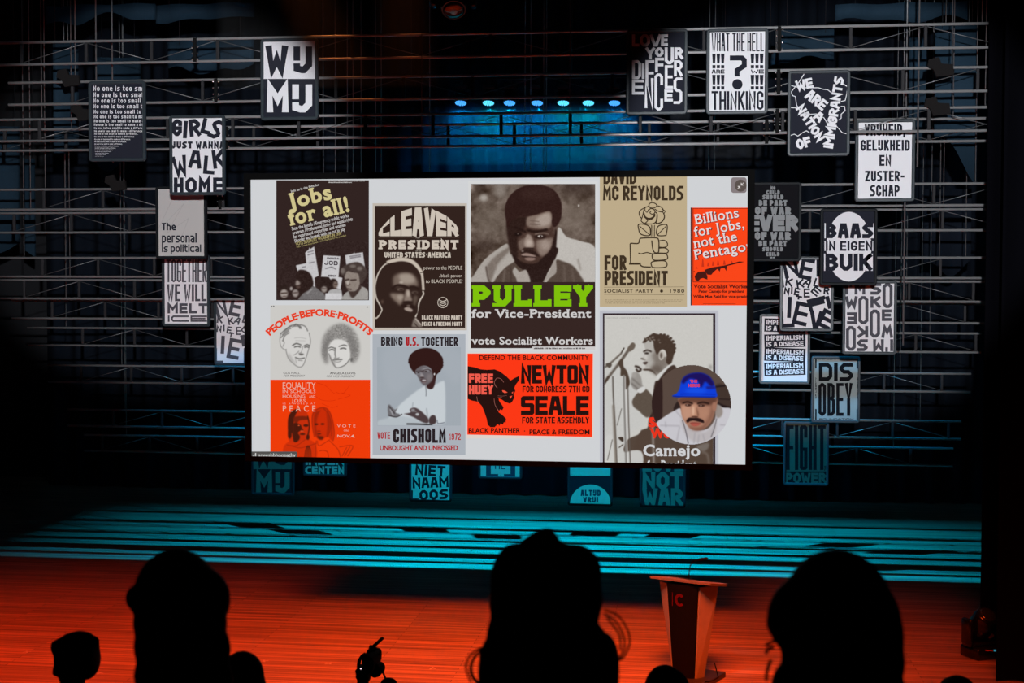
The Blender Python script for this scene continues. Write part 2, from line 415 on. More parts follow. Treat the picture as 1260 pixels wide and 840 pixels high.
# ---------------------------------------------------------------- seven wash lamps over the backdrop
def wash_lamp(px, label, col, first):
    Y = 28.75; c = at(px, 126, Y)
    t = thing('wash_lamp', label, 'stage lamp', c, 'seven wash lamps over the backdrop')
    ax = Vector((0, -0.3, -0.95)).normalized()
    mb = MB(); mb.lathe([(0.08, -0.24), (0.115, -0.22), (0.13, -0.08), (0.135, 0.0), (0.125, 0.016), (0.12, 0.0)], c, 20, 0, ax); mb.build('lamp_head', black_metal, t)
    mb = MB()
    for s in (-1, 1): mb.box(c.x+s*0.165-0.015, c.x+s*0.165+0.015, Y+0.05, Y+0.12, c.z+0.02, c.z+0.26, 0, 0.01)
    mb.box(c.x-0.18, c.x+0.18, Y+0.05, Y+0.12, c.z+0.235, c.z+0.28, 0, 0.01); mb.build('yoke', dull_metal, t)
    mb = MB(); mb.box(c.x-0.12, c.x+0.12, Y, Y+0.17, c.z+0.28, c.z+0.38, 0, 0.02); mb.build('base_box', black_metal, t)
    mb = MB(); mb.box(c.x-0.03, c.x+0.03, Y+0.06, Y+0.13, c.z+0.37, ZL-0.02, 0); mb.build('clamp', black_metal, t)
    mb = MB(); u = ax.orthogonal().normalized(); w = ax.cross(u)
    for r, n in ((0.0, 1), (0.05, 6), (0.094, 12)):
        for k in range(n):
            a = 2*math.pi*k/n; mb.ball(c+ax*0.012+(u*math.cos(a)+w*math.sin(a))*r, 0.021, 8, 6)
    mb.build('led_cells', glow('led_%d' % first, col, 1.5), t)
    return c
ZL = at(660, 126, 28.75).z+0.50
LAMP_PX = [567, 601, 627, 661, 693, 724, 756]
CYAN, BLU = (0.10, 0.62, 1.0), (0.06, 0.34, 1.0)
ordn = ['leftmost blue wash lamp of the row over the backdrop', 'second wash lamp from the left over the backdrop', 'third wash lamp from the left over the backdrop', 'middle wash lamp of the seven over the backdrop',
        'third wash lamp from the right over the backdrop', 'second wash lamp from the right over the backdrop', 'rightmost wash lamp of the row, beside the LOVE poster']
for i, px in enumerate(LAMP_PX):
    col = [BLU, CYAN, BLU, BLU, CYAN, CYAN, BLU][i]
    c = wash_lamp(px, ordn[i], col, 0 if col is BLU else 1)
    spot('wash_beam', c+Vector((0, 0.02, -0.08)), c+Vector((0, 0.75, -0.8)), 150, (0.0, 0.34, 0.95) if col is BLU else (0.0, 0.50, 0.75), 125, 1.0, 0.05)
lb = thing('lamp_bar', 'black bar from which the seven blue wash lamps hang', 'bar', (-2.4, 28.85, ZL))
mb = MB(); mb.tube([(-6.0, 28.85, ZL), (0.9, 28.85, ZL)], 0.022, 8); mb.build('pipe', black_metal, lb)
for x in (-5.7, -2.4, 0.6):
    mb = MB(); mb.tube([(x, 28.85, ZL+0.02), (x, 28.85, 15.97)], 0.006, 6); mb.build('suspension_wire', black_metal, lb)
# unseen slotted housing, added to mask the teal wash to a floor band
th = thing('teal_wash_mask', 'added unseen slotted housing that masks the edges of the teal wash', 'stage lamp', (LAMP_X, LAMP_Y, LAMP_Z))
mb = MB(); e = LAMP_L/2+0.15; zs = LAMP_Z-1.0
mb.box(LAMP_X-e, LAMP_X+e, LAMP_Y-0.35, LAMP_Y+0.108, zs-0.02, zs)
mb.box(LAMP_X-e, LAMP_X+e, LAMP_Y+0.63, LAMP_Y+0.9, zs-0.02, zs)
mb.box(LAMP_X-e, LAMP_X+e, LAMP_Y-0.37, LAMP_Y-0.35, zs, LAMP_Z+0.25)
mb.box(LAMP_X-e, LAMP_X+e, LAMP_Y+0.9, LAMP_Y+0.92, zs, LAMP_Z+0.25)
mb.box(LAMP_X-e, LAMP_X+e, LAMP_Y-0.37, LAMP_Y+0.92, LAMP_Z+0.25, LAMP_Z+0.27)
for s in (-1, 1): mb.box(LAMP_X+s*e-0.01, LAMP_X+s*e+0.01, LAMP_Y-0.35, LAMP_Y+0.9, zs, LAMP_Z+0.25)
mb.box(LAMP_X-e, LAMP_X+e, LAMP_Y+0.041, LAMP_Y+0.9, LAMP_Z-0.085, LAMP_Z-0.08)
mb.build('housing', black_metal, th)
for s in (-1, 1):
    mb = MB(); mb.tube([(LAMP_X+s*0.3, LAMP_Y+0.3, LAMP_Z+0.26), (LAMP_X+s*2.5, LAMP_Y+0.3, 15.97)], 0.02, 6); mb.build('hanger', black_metal, th)

# unseen bars added in the teal beam to cast the dark stage stripes
for i, (yf, yy, r) in enumerate(((22.15, 20.78, 0.022), (22.65, 20.86, 0.028), (22.85, 20.71, 0.020), (23.45, 21.07, 0.028), (24.1, 21.27, 0.020), (25.3, 21.47, 0.024), (26.4, 21.80, 0.022))):
    zz = LAMP_Z*(1-(yy-LAMP_Y)/(yf-LAMP_Y))
    fb = thing('stripe_shadow_bar', 'added unseen bar casting a floor stripe shadow, %s counted from the front' % ['first', 'second', 'third', 'fourth', 'fifth', 'sixth', 'seventh', 'eighth'][i], 'bar', (-1, yy, zz), 'added stripe-shadow bars above the trusses')
    mb = MB(); mb.tube([(-8, yy, zz), (6, yy, zz+0.015*((i*5) % 4-1.5))], r, 10); mb.build('pipe', black_metal, fb)
    for x in (-7.6-0.1*i, 5.2):
        mb = MB(); mb.tube([(x, yy, zz), (x, yy, 15.97)], 0.005, 6); mb.build('suspension_wire', black_metal, fb)
# ---------------------------------------------------------------- moving heads (one on the floor, one in the flies)
def moving_head(label, base, s, rotz, hang=False, tilt=0.5):
    t = thing('moving_head_spotlight', label, 'stage lamp', base)
    sg = -1 if hang else 1
    X, Yv = Vector((math.cos(rotz), math.sin(rotz), 0)), Vector((-math.sin(rotz), math.cos(rotz), 0)); Z = Vector((0, 0, sg))
    B = Vector(base)
    def bx(mb, x0, x1, y0, y1, z0, z1, r):
        m2 = MB(); m2.rbox(x0, x1, y0, y1, z0, z1, r)
        n = len(mb.v); mb.v += [tuple(B + X*v[0] + Yv*v[1] + Z*v[2]) for v in m2.v]
        mb.f += [tuple(n+i for i in f) for f in m2.f]; mb.m += m2.m; mb.sm += [True]*len(m2.f)
    mb = MB(); bx(mb, -.19*s, .19*s, -.17*s, .17*s, 0, .15*s, .03*s); mb.build('base_box', black_gloss, t)
    for sx in (-1, 1):
        mb = MB(); bx(mb, sx*.21*s-.035*s, sx*.21*s+.035*s, -.09*s, .09*s, .17*s, .50*s, .03*s); mb.build('yoke_arm', black_gloss, t)
    mb = MB(); bx(mb, -.23*s, .23*s, -.08*s, .08*s, .15*s, .20*s, .02*s); mb.build('yoke_bridge', black_gloss, t)
    ax = (Yv*-math.cos(tilt) + Z*math.sin(tilt)).normalized(); hc = B + Z*.40*s
    mb = MB(); mb.lathe([(.07*s, -.21*s), (.13*s, -.17*s), (.155*s, -.05*s), (.15*s, .10*s), (.14*s, .16*s), (.125*s, .19*s)], hc, 24, 0, ax); hd = mb.build('lamp_head', black_gloss, t)
    mb = MB(); mb.lathe([(.118*s, .188*s), (.09*s, .205*s), (.04*s, .213*s)], hc, 24, 0, ax); mb.build('lens', pbr('lens_glass', (0.02, 0.03, 0.04), 0.05, 0, 1.0), hd)
    return t, hc, ax
black_gloss = pbr('black_gloss', (0.006, 0.006, 0.007), 0.22, 0.0, 0.5)
p = at_z(1207, 808, 0.0)
mh, hc, ax = moving_head('round black moving spotlight standing on the floor by the right curtain', (p.x, p.y, 0), 0.96, 0.5, False, 0.9)
mb = MB(); q = Vector((p.x, p.y, 0)) + Vector((0.03, -0.155, 0.115)); mb.box(q.x-0.10, q.x+0.07, q.y-0.02, q.y-0.012, q.z, q.z+0.015); mb.build('orange_stripe', flat('orange_stripe', (0.55, 0.10, 0.02)), mh)
mb = MB(); mb.box(q.x+0.08, q.x+0.12, q.y-0.022, q.y-0.012, q.z, q.z+0.02); mb.build('display', glow('tiny_display', (0.05, 0.35, 0.5), 0.5), mh)
p = at(558, -37, 17.2)
mh2, hc2, ax2 = moving_head('moving spotlight hanging from the flies at the top centre', (p.x, p.y, p.z+0.12), 1.15, 0.2, True, 0.9)
zb = p.z+0.24
lb = thing('lighting_bar', 'black pipe over the stage that the top spotlight hangs from', 'bar', (-2, 17.32, zb))
mb = MB(); mb.tube([(-8, 17.32, zb), (3.6, 17.32, zb)], 0.025, 8); mb.build('pipe', black_metal, lb)
for x in (-7.5, 3.2):
    mb = MB(); mb.tube([(x, 17.32, zb+0.02), (x, 17.32, 15.97)], 0.006, 6); mb.build('suspension_wire', black_metal, lb)
mb = MB()
for s in (-0.12, 0.12): mb.box(p.x+s-0.025, p.x+s+0.025, 17.27, 17.37, p.z+0.11, p.z+0.213, 0, 0.008)
mb.build('clamp', dull_metal, mh2)

# thin haze in the air where the photograph shows beams of light
def haze(name, label, x0, x1, y0, y1, z0, z1, dens):
    m = bpy.data.materials.new(name); m.use_nodes = True; nt = m.node_tree
    for n in list(nt.nodes): nt.nodes.remove(n)
    o = nt.nodes.new('ShaderNodeOutputMaterial'); v = nt.nodes.new('ShaderNodeVolumeScatter'); v.inputs['Density'].default_value = dens
    nt.links.new(v.outputs[0], o.inputs['Volume'])
    mb = MB(); mb.box(x0, x1, y0, y1, z0, z1); h = tag(mb.build(name, m, None, ((x0+x1)/2, (y0+y1)/2, z0)), label, 'haze'); h['kind'] = 'stuff'
haze('haze', 'faint haze catching the blue light under the seven wash lamps', -6.2, 1.4, 28.3, 29.35, 6.9, 8.0, 0.10)
haze('haze', 'faint haze catching two brownish beams at the top, right of the WIJ MIJ poster', -6.0, -1.2, 17.56, 17.95, 6.9, 9.0, 0.07)
a = at(352, -60, 17.75); b = at(408, 70, 17.75); dv = (b-a).normalized(); spot('amber_beam', a-dv*3.0, b, 650, (1.0, 0.30, 0.08), 13, 1.0, 0.05)
a = at(493, -60, 17.75); b = at(497, 70, 17.75); dv = (b-a).normalized(); spot('amber_beam', a-dv*3.0, b, 520, (1.0, 0.26, 0.07), 12, 1.0, 0.05)
# ---------------------------------------------------------------- lettering built from strokes
GL = {
'A': '0,0 .3,1 .7,1 1,0;.14,.33 .86,.33', 'B': '0,0 0,1 .92,1c .92,.53c 0,.53;0,.53 1,.53c 1,0c 0,0', 'C': '1,.74 1,1c 0,1c 0,0c 1,0c 1,.26',
'D': '0,0 0,1 1,1c 1,0cz', 'E': '1,1 0,1 0,0 1,0;0,.5 .9,.5', 'F': '1,1 0,1 0,0;0,.5 .9,.5', 'G': '1,.78 1,1c 0,1c 0,0c 1,0c 1,.46 .55,.46', 'H': '0,0 0,1;1,0 1,1;0,.5 1,.5',
'I': '.5,0 .5,1', 'J': '1,1 1,0c 0,0c 0,.3', 'K': '0,0 0,1;1,1 .1,.46;.3,.6 1,0', 'L': '0,1 0,0 1,0', 'M': '0,0 0,1 .5,.42 1,1 1,0', 'N': '0,0 0,1 1,0 1,1',
'O': '0,0c 0,1c 1,1c 1,0cz', 'P': '0,0 0,1 1,1c 1,.44c 0,.44', 'Q': '0,0c 0,1c 1,1c 1,0cz;.6,.3 1,-.1', 'R': '0,0 0,1 1,1c 1,.46c 0,.46;.45,.46 1,0', 'S': '1,.78 1,1c 0,1c 0,.51c 1,.51c 1,0c 0,0c 0,.22',
'T': '0,1 1,1;.5,1 .5,0', 'U': '0,1 0,0c 1,0c 1,1', 'V': '0,1 .4,0 .6,0 1,1', 'W': '0,1 .2,0 .5,.55 .8,0 1,1', 'X': '0,0 1,1;0,1 1,0', 'Y': '0,1 .5,.48 1,1;.5,.5 .5,0', 'Z': '0,1 1,1 0,0 1,0',
'~': '0,1 0,.62;1,1 1,0c 0,0c 0,.16', '5': '1,1 0,1c 0,.51c 1,.51c 1,0c 0,0',
'1': '.2,.8 .6,1 .6,0', '2': '0,.8 0,1c 1,1c 1,.55c 0,.15 0,0 1,0', '7': '0,1 1,1 .35,0', '9': '1,.5 0,.5c 0,1c 1,1c 1,0c 0,0c 0,.2', '&': '1,0 .1,.75 .3,1c .7,.95c .6,.7 0,.3c .2,0c .6,0 1,.4',
'?': '0,.74 0,1c 1,1c 1,.58c .5,.42 .5,.27;.5,.06 .5,0', '!': '.5,.32 .5,1;.5,.06 .5,0', '-': '0,.45 1,.45', ',': '.5,.08 .3,-.16', '.': '.5,.03 .5,0', "'": '.5,1 .5,.75',
'n': '0,0 0,.7 1,.7c 1,0', 'o': '0,0c 0,.7c 1,.7c 1,0cz', 'e': '1,0 0,0c 0,.7c 1,.7c 1,.33 0,.33', 'i': '.5,0 .5,.7;.5,.95 .5,1', 's': '1,.7 0,.7c 0,.35c 1,.35c 1,0c 0,0', 't': '.25,1 .25,0c 1,0;0,.7 1,.7',
'm': '0,0 0,.7 1,.7c 1,0;.5,.7 .5,0', 'a': '0,.7 1,.7c 1,0 0,0c 0,.37c 1,.37', 'l': '.5,1 .5,0', 'k': '0,0 0,1;1,.7 .1,.32;.35,.4 1,0', 'f': '.25,0 .25,1c 1,1;0,.66 .9,.66', 'd': '1,1 1,0 0,0c 0,.7c 1,.7',
'r': '0,0 0,.7 1,.7', 'c': '1,0 0,0c 0,.7c 1,.7', 'h': '0,0 0,1;0,.7 1,.7c 1,0', 'p': '0,-.3 0,.7 1,.7c 1,0c 0,0'}
WIDE = {'1': .4, 'I': 0.0, 'i': 0.0, 'l': 0.0, '!': 0.0, '.': 0.0, ',': 0.1, "'": 0.0, 't': .66, 'f': .66, 'r': .66, 'm': 1.5, 'M': 1.28, 'W': 1.4, 'w': 1.4, ' ': .5, '-': .6, 'L': .9, 'E': .92, 'F': .9, 'J': .85, 'T': 1.0}

def clip_poly(poly, clip):
    # convex polygon clipped by a convex counter-clockwise-or-clockwise polygon
    area = sum(a[0]*b[1]-b[0]*a[1] for a, b in zip(clip, clip[1:]+clip[:1])); sg = 1 if area > 0 else -1
    out = poly
    for a, b in zip(clip, clip[1:]+clip[:1]):
        if not out: return []
        f = lambda p: sg*((b[0]-a[0])*(p[1]-a[1])-(b[1]-a[1])*(p[0]-a[0]))
        res = []
        for p, q in zip(out, out[1:]+out[:1]):
            fp, fq = f(p), f(q)
            if fp >= 0: res.append(p)
            if fp*fq < 0:
                t = fp/(fp-fq); res.append((p[0]+(q[0]-p[0])*t, p[1]+(q[1]-p[1])*t))
        out = res
    return out

def stroke(pts, T, closed=False, caps=True):
    # mitred convex quads along a polyline
    n = len(pts); P = [Vector(p) for p in pts]
    if caps and not closed:
        P[0] = P[0] - (P[1]-P[0]).normalized()*T/2; P[-1] = P[-1] + (P[-1]-P[-2]).normalized()*T/2
    L, R = [], []
    for i in range(n):
        d0 = (P[i]-P[i-1]).normalized() if (i > 0 or closed) else None
        d1 = (P[(i+1) % n]-P[i]).normalized() if (i < n-1 or closed) else None
        d0 = d0 or d1; d1 = d1 or d0
        n0, n1 = Vector((-d0.y, d0.x)), Vector((-d1.y, d1.x)); m = (n0+n1)
        if m.length < 1e-3: m = n0
        m = m.normalized(); k = 1/max(0.38, m.dot(n1))
        L.append(P[i]+m*k*T/2); R.append(P[i]-m*k*T/2)
    out = []
    for i in range(n if closed else n-1):
        j = (i+1) % n; out.append([tuple(L[i]), tuple(L[j]), tuple(R[j]), tuple(R[i])])
    return out

def glyph(ch, x0, y0, x1, y1, T, cham=None):
    # strokes of one letter in a box (pixels, y down)
    w, h = max(x1-x0-T, 0.001), max(y1-y0-T, 0.001); out = []
    c = cham if cham is not None else min(T*0.75, w*0.42, h*0.3)
    if ch == 'S' and T/(y1-y0) > 0.17: ch = '5'
    src = '1,1 0,1c 0,0c 1,0' if ch == 'C' and T/(y1-y0) > 0.2 else GL.get(ch, '')
    for pl in src.split(';'):
        if not pl: continue
        closed = pl.endswith('z'); pts = []
        for tok in pl.rstrip('z').split():
            cf = tok.endswith('c'); u, v = tok.rstrip('c').split(',')
            pts.append((x0+T/2+float(u)*w, y1-T/2-float(v)*h, cf))
        q = []
        for i, (x, y, cf) in enumerate(pts):
            if not cf or (not closed and i in (0, len(pts)-1)): q.append((x, y)); continue
            for o in (pts[i-1], pts[(i+1) % len(pts)]):
                d = Vector((o[0]-x, o[1]-y)); L = d.length; d = d/L*min(c, L*0.48) if L > 1e-6 else d
                q.append((x+d.x, y+d.y))
        out += stroke(q, T, closed)
    return out

def rot2(polys, ang, cx, cy, sx=1.0, sy=1.0, shear=0.0):
    a = math.radians(ang); c, s = math.cos(a), math.sin(a); out = []
    for p in polys:
        r = []
        for x, y in p:
            u, v = (x-cx)*sx, (y-cy)*sy; u += shear*v
            r.append((cx+u*c-v*s, cy+u*s+v*c))
        out.append(r)
    return out

def word(text, x0, y0, x1, y1, T, gap=None, cham=None, rot=0, sx=1, sy=1):
    gap = T*0.45 if gap is None else gap
    ws = [WIDE.get(ch, 1.0) for ch in text]; fixed = sum(T for ch in text if ch != ' ' and True)*1.0 + gap*(len(text)-1)
    unit = max((x1-x0-fixed)/max(sum(ws), 1e-6), 0.02); x = x0; out = []
    for ch, w in zip(text, ws):
        wd = w*unit + (T if ch != ' ' else 0)
        out += glyph(ch, x, y0, x+wd, y1, T, cham); x += wd+gap
    if rot or sx != 1 or sy != 1: out = rot2(out, rot, (x0+x1)/2, (y0+y1)/2, sx, sy)
    return out

def slabword(text, x0, y0, x1, y1, T, ts, sv, gap, cham=None):
    # heavy capitals with slab serifs: sv is how far a slab sticks out, ts its thickness
    ws = [WIDE.get(ch, 1.0) for ch in text]; n = len(text)
    unit = (x1-x0-gap*(n-1)-T*n-2*sv*n)/max(sum(ws), 1e-6); x = x0; out = []
    for ch, w in zip(text, ws):
        wd = w*unit+T+2*sv; a, b = x+sv, x+wd-sv; out += glyph(ch, a, y0, b, y1, T, cham)
        W_, H_ = max(b-a-T, .001), y1-y0-T
        for pl in GL.get(ch, '').split(';'):
            if pl.endswith('z') and ch == 'D': out += [rect(a-sv, y0, a+T, y0+ts), rect(a-sv, y1-ts, a+T, y1)]
            if pl.endswith('z') or ch in 'SCGO': continue
            pts = [tuple(float(q) for q in t.rstrip('c').split(',')) for t in pl.split()]
            for e, o in ((pts[0], pts[1]), (pts[-1], pts[-2])):
                px_ = a+T/2+e[0]*W_
                if e[1] in (0.0, 1.0):
                    yy = (y0, y0+ts) if e[1] == 1.0 else (y1-ts, y1)
                    if abs(o[0]-e[0])*W_ < abs(o[1]-e[1])*H_*0.9:
                        out.append(rect(px_-T/2-sv, yy[0], px_+T/2+sv, yy[1]))
                    elif o[1] == e[1]:
                        xe = px_+T/2; out.append(rect(xe-ts, y0, xe+sv*.4, y0+(y1-y0)*.3) if e[1] == 1.0 else rect(xe-ts, y1-(y1-y0)*.34, xe+sv*.4, y1))
            if pts[0][0] == 0:
                for q in pts[1:-1]:
                    if q[0] == 0 and q[1] in (0.0, 1.0): out.append(rect(a-sv, y0, a+T, y0+ts) if q[1] == 1.0 else rect(a-sv, y1-ts, a+T, y1))
        x += wd+gap
    return out
def line(pts, T): return stroke(pts, T, False)
def rect(x0, y0, x1, y1): return [(x0, y0), (x1, y0), (x1, y1), (x0, y1)]
def ellipse(cx, cy, rx, ry, n=40, a0=0, a1=360):
    return [(cx+rx*math.cos(math.radians(a0+(a1-a0)*i/n)), cy+ry*math.sin(math.radians(a0+(a1-a0)*i/n))) for i in range(n if a1-a0 >= 360 else n+1)]

INK = flat('poster_black_ink', (0.020, 0.022, 0.032), 0.7, 0.03)
PAPER = flat('poster_white_paper', (0.80, 0.80, 0.82), 0.6, 0.05)
GREY = flat('poster_grey_paper', (0.50, 0.49, 0.47), 0.7, 0.03)
MIDGREY = flat('poster_grey_ink', (0.27, 0.285, 0.29), 0.7, 0.03)
DEEP = flat('poster_deep_black', (0.008, 0.008, 0.010), 0.7, 0.03)
COOLGREY = flat('poster_cool_grey', (0.30, 0.34, 0.33), 0.7, 0.03)
INKS = {'t': flat('poster_paper_dimmed', (0.085, 0.082, 0.060), 0.7, 0.03), 'u': flat('poster_paper_half_dimmed', (0.30, 0.25, 0.185), 0.7, 0.03), 'k': INK, 'w': PAPER, 'g': GREY, 'm': MIDGREY, 'd': DEEP, 'c': COOLGREY, 's': flat('poster_scribble', (0.38, 0.37, 0.36)), 'i': flat('poster_soft_ink', (0.085, 0.085, 0.10), 0.7, 0.03)}  # t and u: paper darkened to stand in for weaker teal light

def poster(label, box, Y, sheet, layers, frame='n', skew=0.0, clip=True):
    # box: outer frame in pixels (x0,y0,x1,y1); layers: (ink, polys) from bottom to top
    x0, y0, x1, y1 = box; cx = (x0+x1)/2; cy = (y0+y1)/2
    org = at(cx, y1, Y); t = thing('framed_poster', label, 'poster', org, 'framed slogan posters on the trusses')
    P = lambda x, y, dy=0: tuple(Vector((at(x, y, Y).x, Y+dy, at(x, y, Y).z)))
    tl, br = at(x0, y0, Y), at(x1, y1, Y)
    # true rectangle in the poster's plane
    X0, X1, Z0, Z1 = at(x0, cy, Y).x, at(x1, cy, Y).x, at(cx, y1, Y).z, at(cx, y0, Y).z
    fw, rr = 0.042, 0.045
    mb = MB(); n = 5
    def rring(ins, r, y):
        o = []
        for (sx, sz, a0) in ((X1-ins-r, Z1-ins-r, 0), (X0+ins+r, Z1-ins-r, 90), (X0+ins+r, Z0+ins+r, 180), (X1-ins-r, Z0+ins+r, 270)):
            for k in range(n): a = math.radians(a0+90*k/(n-1)); o.append((sx+r*math.cos(a), y, sz+r*math.sin(a)))
        return o
    rings = [rring(0.004, rr, Y+0.045), rring(0.0, rr, Y+0.03), rring(0.0, rr, Y-0.004), rring(0.008, rr-0.006, Y-0.014), rring(fw-0.010, 0.014, Y-0.014), rring(fw, 0.006, Y-0.004), rring(fw, 0.006, Y+0.01)]
    base = len(mb.v)
    for r in rings: mb.v += r
    m = 4*n
    for i in range(len(rings)-1):
        for k in range(m):
            a = base+i*m; mb.f.append((a+k, a+(k+1) % m, a+m+(k+1) % m, a+m+k)); mb.m.append(0); mb.sm.append(False)
    mb.build('frame', {'n': frame_metal, 'd': dark_frame}[frame], t)
    mb = MB(); mb.box(X0+fw-0.004, X1-fw+0.004, Y+0.004, Y+0.04, Z0+fw-0.004, Z1-fw+0.004)
    sh = mb.build('print_sheet', INKS[sheet], t)
    c0, c1 = at(cx, cy, Y), None
    rx0, rx1, rz0, rz1 = X0+fw, X1-fw, Z0+fw, Z1-fw
    clipr = [(rx0, rz0), (rx1, rz0), (rx1, rz1), (rx0, rz1)]
    for i, (ink, polys) in enumerate(layers):
        mb = MB(); dy = Y+0.0035-0.0012*i
        for j, pl in enumerate(polys):
            w = [(at(x, y, Y).x, at(x, y, Y).z) for x, y in pl]
            if clip: w = clip_poly(w, clipr)
            if len(w) >= 3:
                ar = sum(a[0]*b[1]-b[0]*a[1] for a, b in zip(w, w[1:]+w[:1]))
                if abs(ar) < 1e-8: continue
                if ar < 0: w = w[::-1]
                mb.poly([(x, dy-0.00015*(j % 7), z) for x, z in w])
        if mb.f: mb.build('lettering' if ink != 's' else 'scribble', INKS[ink], sh)
    # two hooks that clip the frame onto its truss
    mb = MB()
    for s in (0.2, 0.8):
        hx = X0+(X1-X0)*s; mb.box(hx-0.02, hx+0.02, Y+0.03, Y+0.068, Z1-0.10, Z1-0.02, 0)
    mb.build('hook', dull_metal, t)
    return t

def letters(spec, T, cham=None):
    # spec: (char, cx, cy, w, h, angle)
    out = []
    for (ch, cx, cy, w, h, a) in spec: out += rot2(glyph(ch, cx-w/2, cy-h/2, cx+w/2, cy+h/2, T, cham), a, cx, cy)
    return out

# 1 --- repeated shrinking line
polys = []
full = 'No one is too small to make a difference.'
base = [(102.8, 7.6), (111.8, 7.4), (119.3, 6.7), (126.3, 6.2), (133, 5.9), (139.5, 5.4), (145.4, 4.9), (150.4, 4.2), (154.8, 3.7), (158.8, 3.2), (162.3, 2.9), (165.6, 2.6), (169, 2.4), (172.2, 2.15), (175, 1.9), (177.7, 1.65), (180.2, 1.45), (182.5, 1.25), (184.6, 1.1), (186.6, .95), (188.6, .8), (190.5, .65), (192.3, .5)]
for i, (yb, h) in enumerate(base):
    xl = 114.6 + i*0.12; wfull = h*20.6; h *= 0.86
    polys += word(full, xl, yb-h, xl+wfull, yb, h*0.155, h*0.2)
poster('framed black poster with the line No one is too small repeated ever smaller', (109, 99.5, 179, 198.5), 18.12, 'k', [('w', polys)])
# 2 --- GIRLS
lt = letters([('G', 217.7, 157, 12.5, 21, 1), ('I', 228, 159.3, 5, 21.5, 4), ('R', 239.5, 157, 14, 21.5, -5), ('L', 254, 155.5, 12, 19, 14), ('S', 266, 159, 14, 24, 25)], 4.9)
lt += word('JUST WANNA', 210.5, 174, 276, 182.6, 2.5)
lt += letters([('W', 221.5, 204, 18, 25, -10), ('A', 240.3, 196, 16, 22, 5), ('L', 257.5, 203, 14, 22.5, 5), ('K', 268.8, 195.5, 15, 23, -7)], 4.7)
lt += letters([('H', 219.8, 228, 12, 19.5, 0), ('O', 235, 228, 14, 19.5, 0), ('M', 251.5, 228, 14.5, 19.5, 0), ('E', 268.8, 228, 13.5, 19.5, 0)], 4.6)
poster('white framed poster reading GIRLS JUST WANNA WALK HOME in jumping letters', (208.5, 141.5, 277, 240), 18.30, 'w', [('k', lt)])
# 3 --- WIJ MIJ
def wijmij(x0, y0, w, h, split):
    L = []
    return L
lt = letters([('W', 340.5, 73, 27.5, 34, 0), ('~', 372.5, 73.5, 23, 33, 0)], 8.2)
lw = letters([('M', 341.5, 120.5, 27, 35, 0), ('~', 371.8, 121, 24.5, 34.5, 0)], 8.2)
poster('framed poster split in two, WIJ in black over MIJ in white', (320.5, 47, 391.5, 147.5), 18.00, 'w', [('k', lt + [rect(320, 97, 392, 150)]), ('w', lw)])
# 4 --- The personal is political
lt = word('The', 199, 274, 216.3, 283.2, 1.75) + word('personal', 199, 286.5, 242, 298.5, 1.75) + word('is political', 199, 300.5, 247.5, 310, 1.6)
sc = []
for a, b in (((197.5, 281), (226.5, 250)), ((226.5, 250), (205, 287)), ((196, 279), (211, 247)), ((205, 287), (232, 268.5)), ((232, 268.5), (219, 303)), ((219, 303), (249, 311))): sc += line([a, b], 0.45)
poster('pale grey framed poster reading The personal is political over a thin scribble', (191.5, 229, 254.5, 318.5), 19.68, 'g', [('s', sc), ('k', lt)], 'd')
# 5 --- TOGETHER
lt = word('TOGETHER', 204.5, 319, 254.5, 347, 2.1, 1.0) + word('WE WILL', 205.5, 349.5, 254, 370.5, 2.8, 1.3) + word('MELT', 206, 373, 255, 385.5, 3.2, 1.8) + word('ICE', 206.5, 388, 254.5, 395.8, 2.1, 2)
poster('white framed poster reading TOGETHER WE WILL MELT ICE under The personal poster', (199.3, 313, 258, 401.5), 20.88, 'w', [('i', lt)])
# 6 --- left NIET KKAL poster (half behind the screen)
lt = letters([('N', 271.5, 377.5, 14, 25, -12), ('E', 290, 377, 14, 24, 12), ('I', 304, 377, 4, 22, 0)], 4.3)
lt += letters([('I', 264.8, 392, 2, 9, -10), ('K', 270.5, 393, 7, 9, 6), ('K', 284, 395, 7, 9, -12), ('A', 292.5, 394.5, 7, 8.5, 30), ('L', 301.5, 393, 6, 9, 14)], 1.9)
lt += letters([('N', 269.5, 404.5, 6, 8, 5), ('I', 275.5, 403.5, 2, 8, 0), ('E', 282, 406, 6, 9, 10), ('T', 284.5, 411.5, 6, 6, 15), ('E', 293.5, 407, 6.5, 10, 0), ('E', 302, 405, 8, 10, 40)], 1.8)
lt += letters([('I', 274, 424, 5, 22, 3), ('E', 288, 429, 15, 25, 11), ('L', 268.5, 438, 12, 20, 0), ('F', 303.5, 418, 14, 14, -12), ('I', 302, 438, 5, 20, 0)], 4.4)
poster('white framed poster of tumbling letters, half hidden behind the left screen edge', (263.3, 366, 322, 449.5), 21.95, 'w', [('i', lt)])
# 7 --- LOVE YOUR DIFFERENCES
def bx(ch, x0, y0, x1, y1): return (ch, 765+(x0+x1)/2/7.24, 30+(y0+y1)/2/7.24, (x1-x0)/7.24, (y1-y0)/7.24, 0)
lt = letters([bx('L', 92, 88, 158, 196), bx('O', 162, 88, 250, 196), bx('V', 250, 88, 352, 196), bx('E', 350, 88, 412, 192), bx('Y', 212, 204, 296, 310), bx('O', 297, 204, 373, 288), bx('U', 383, 204, 464, 354), bx('R', 470, 204, 548, 308)], 3.6)
lt += letters([bx('D', 92, 318, 172, 488), bx('I', 178, 348, 204, 486), bx('F', 212, 318, 290, 548), bx('F', 298, 296, 376, 426), bx('E', 384, 364, 458, 572), bx('R', 466, 318, 542, 462),
   bx('E', 92, 492, 198, 624), bx('N', 204, 478, 284, 744), bx('C', 292, 436, 368, 766), bx('E', 380, 580, 456, 686), bx('5', 462, 472, 540, 708)], 3.35)
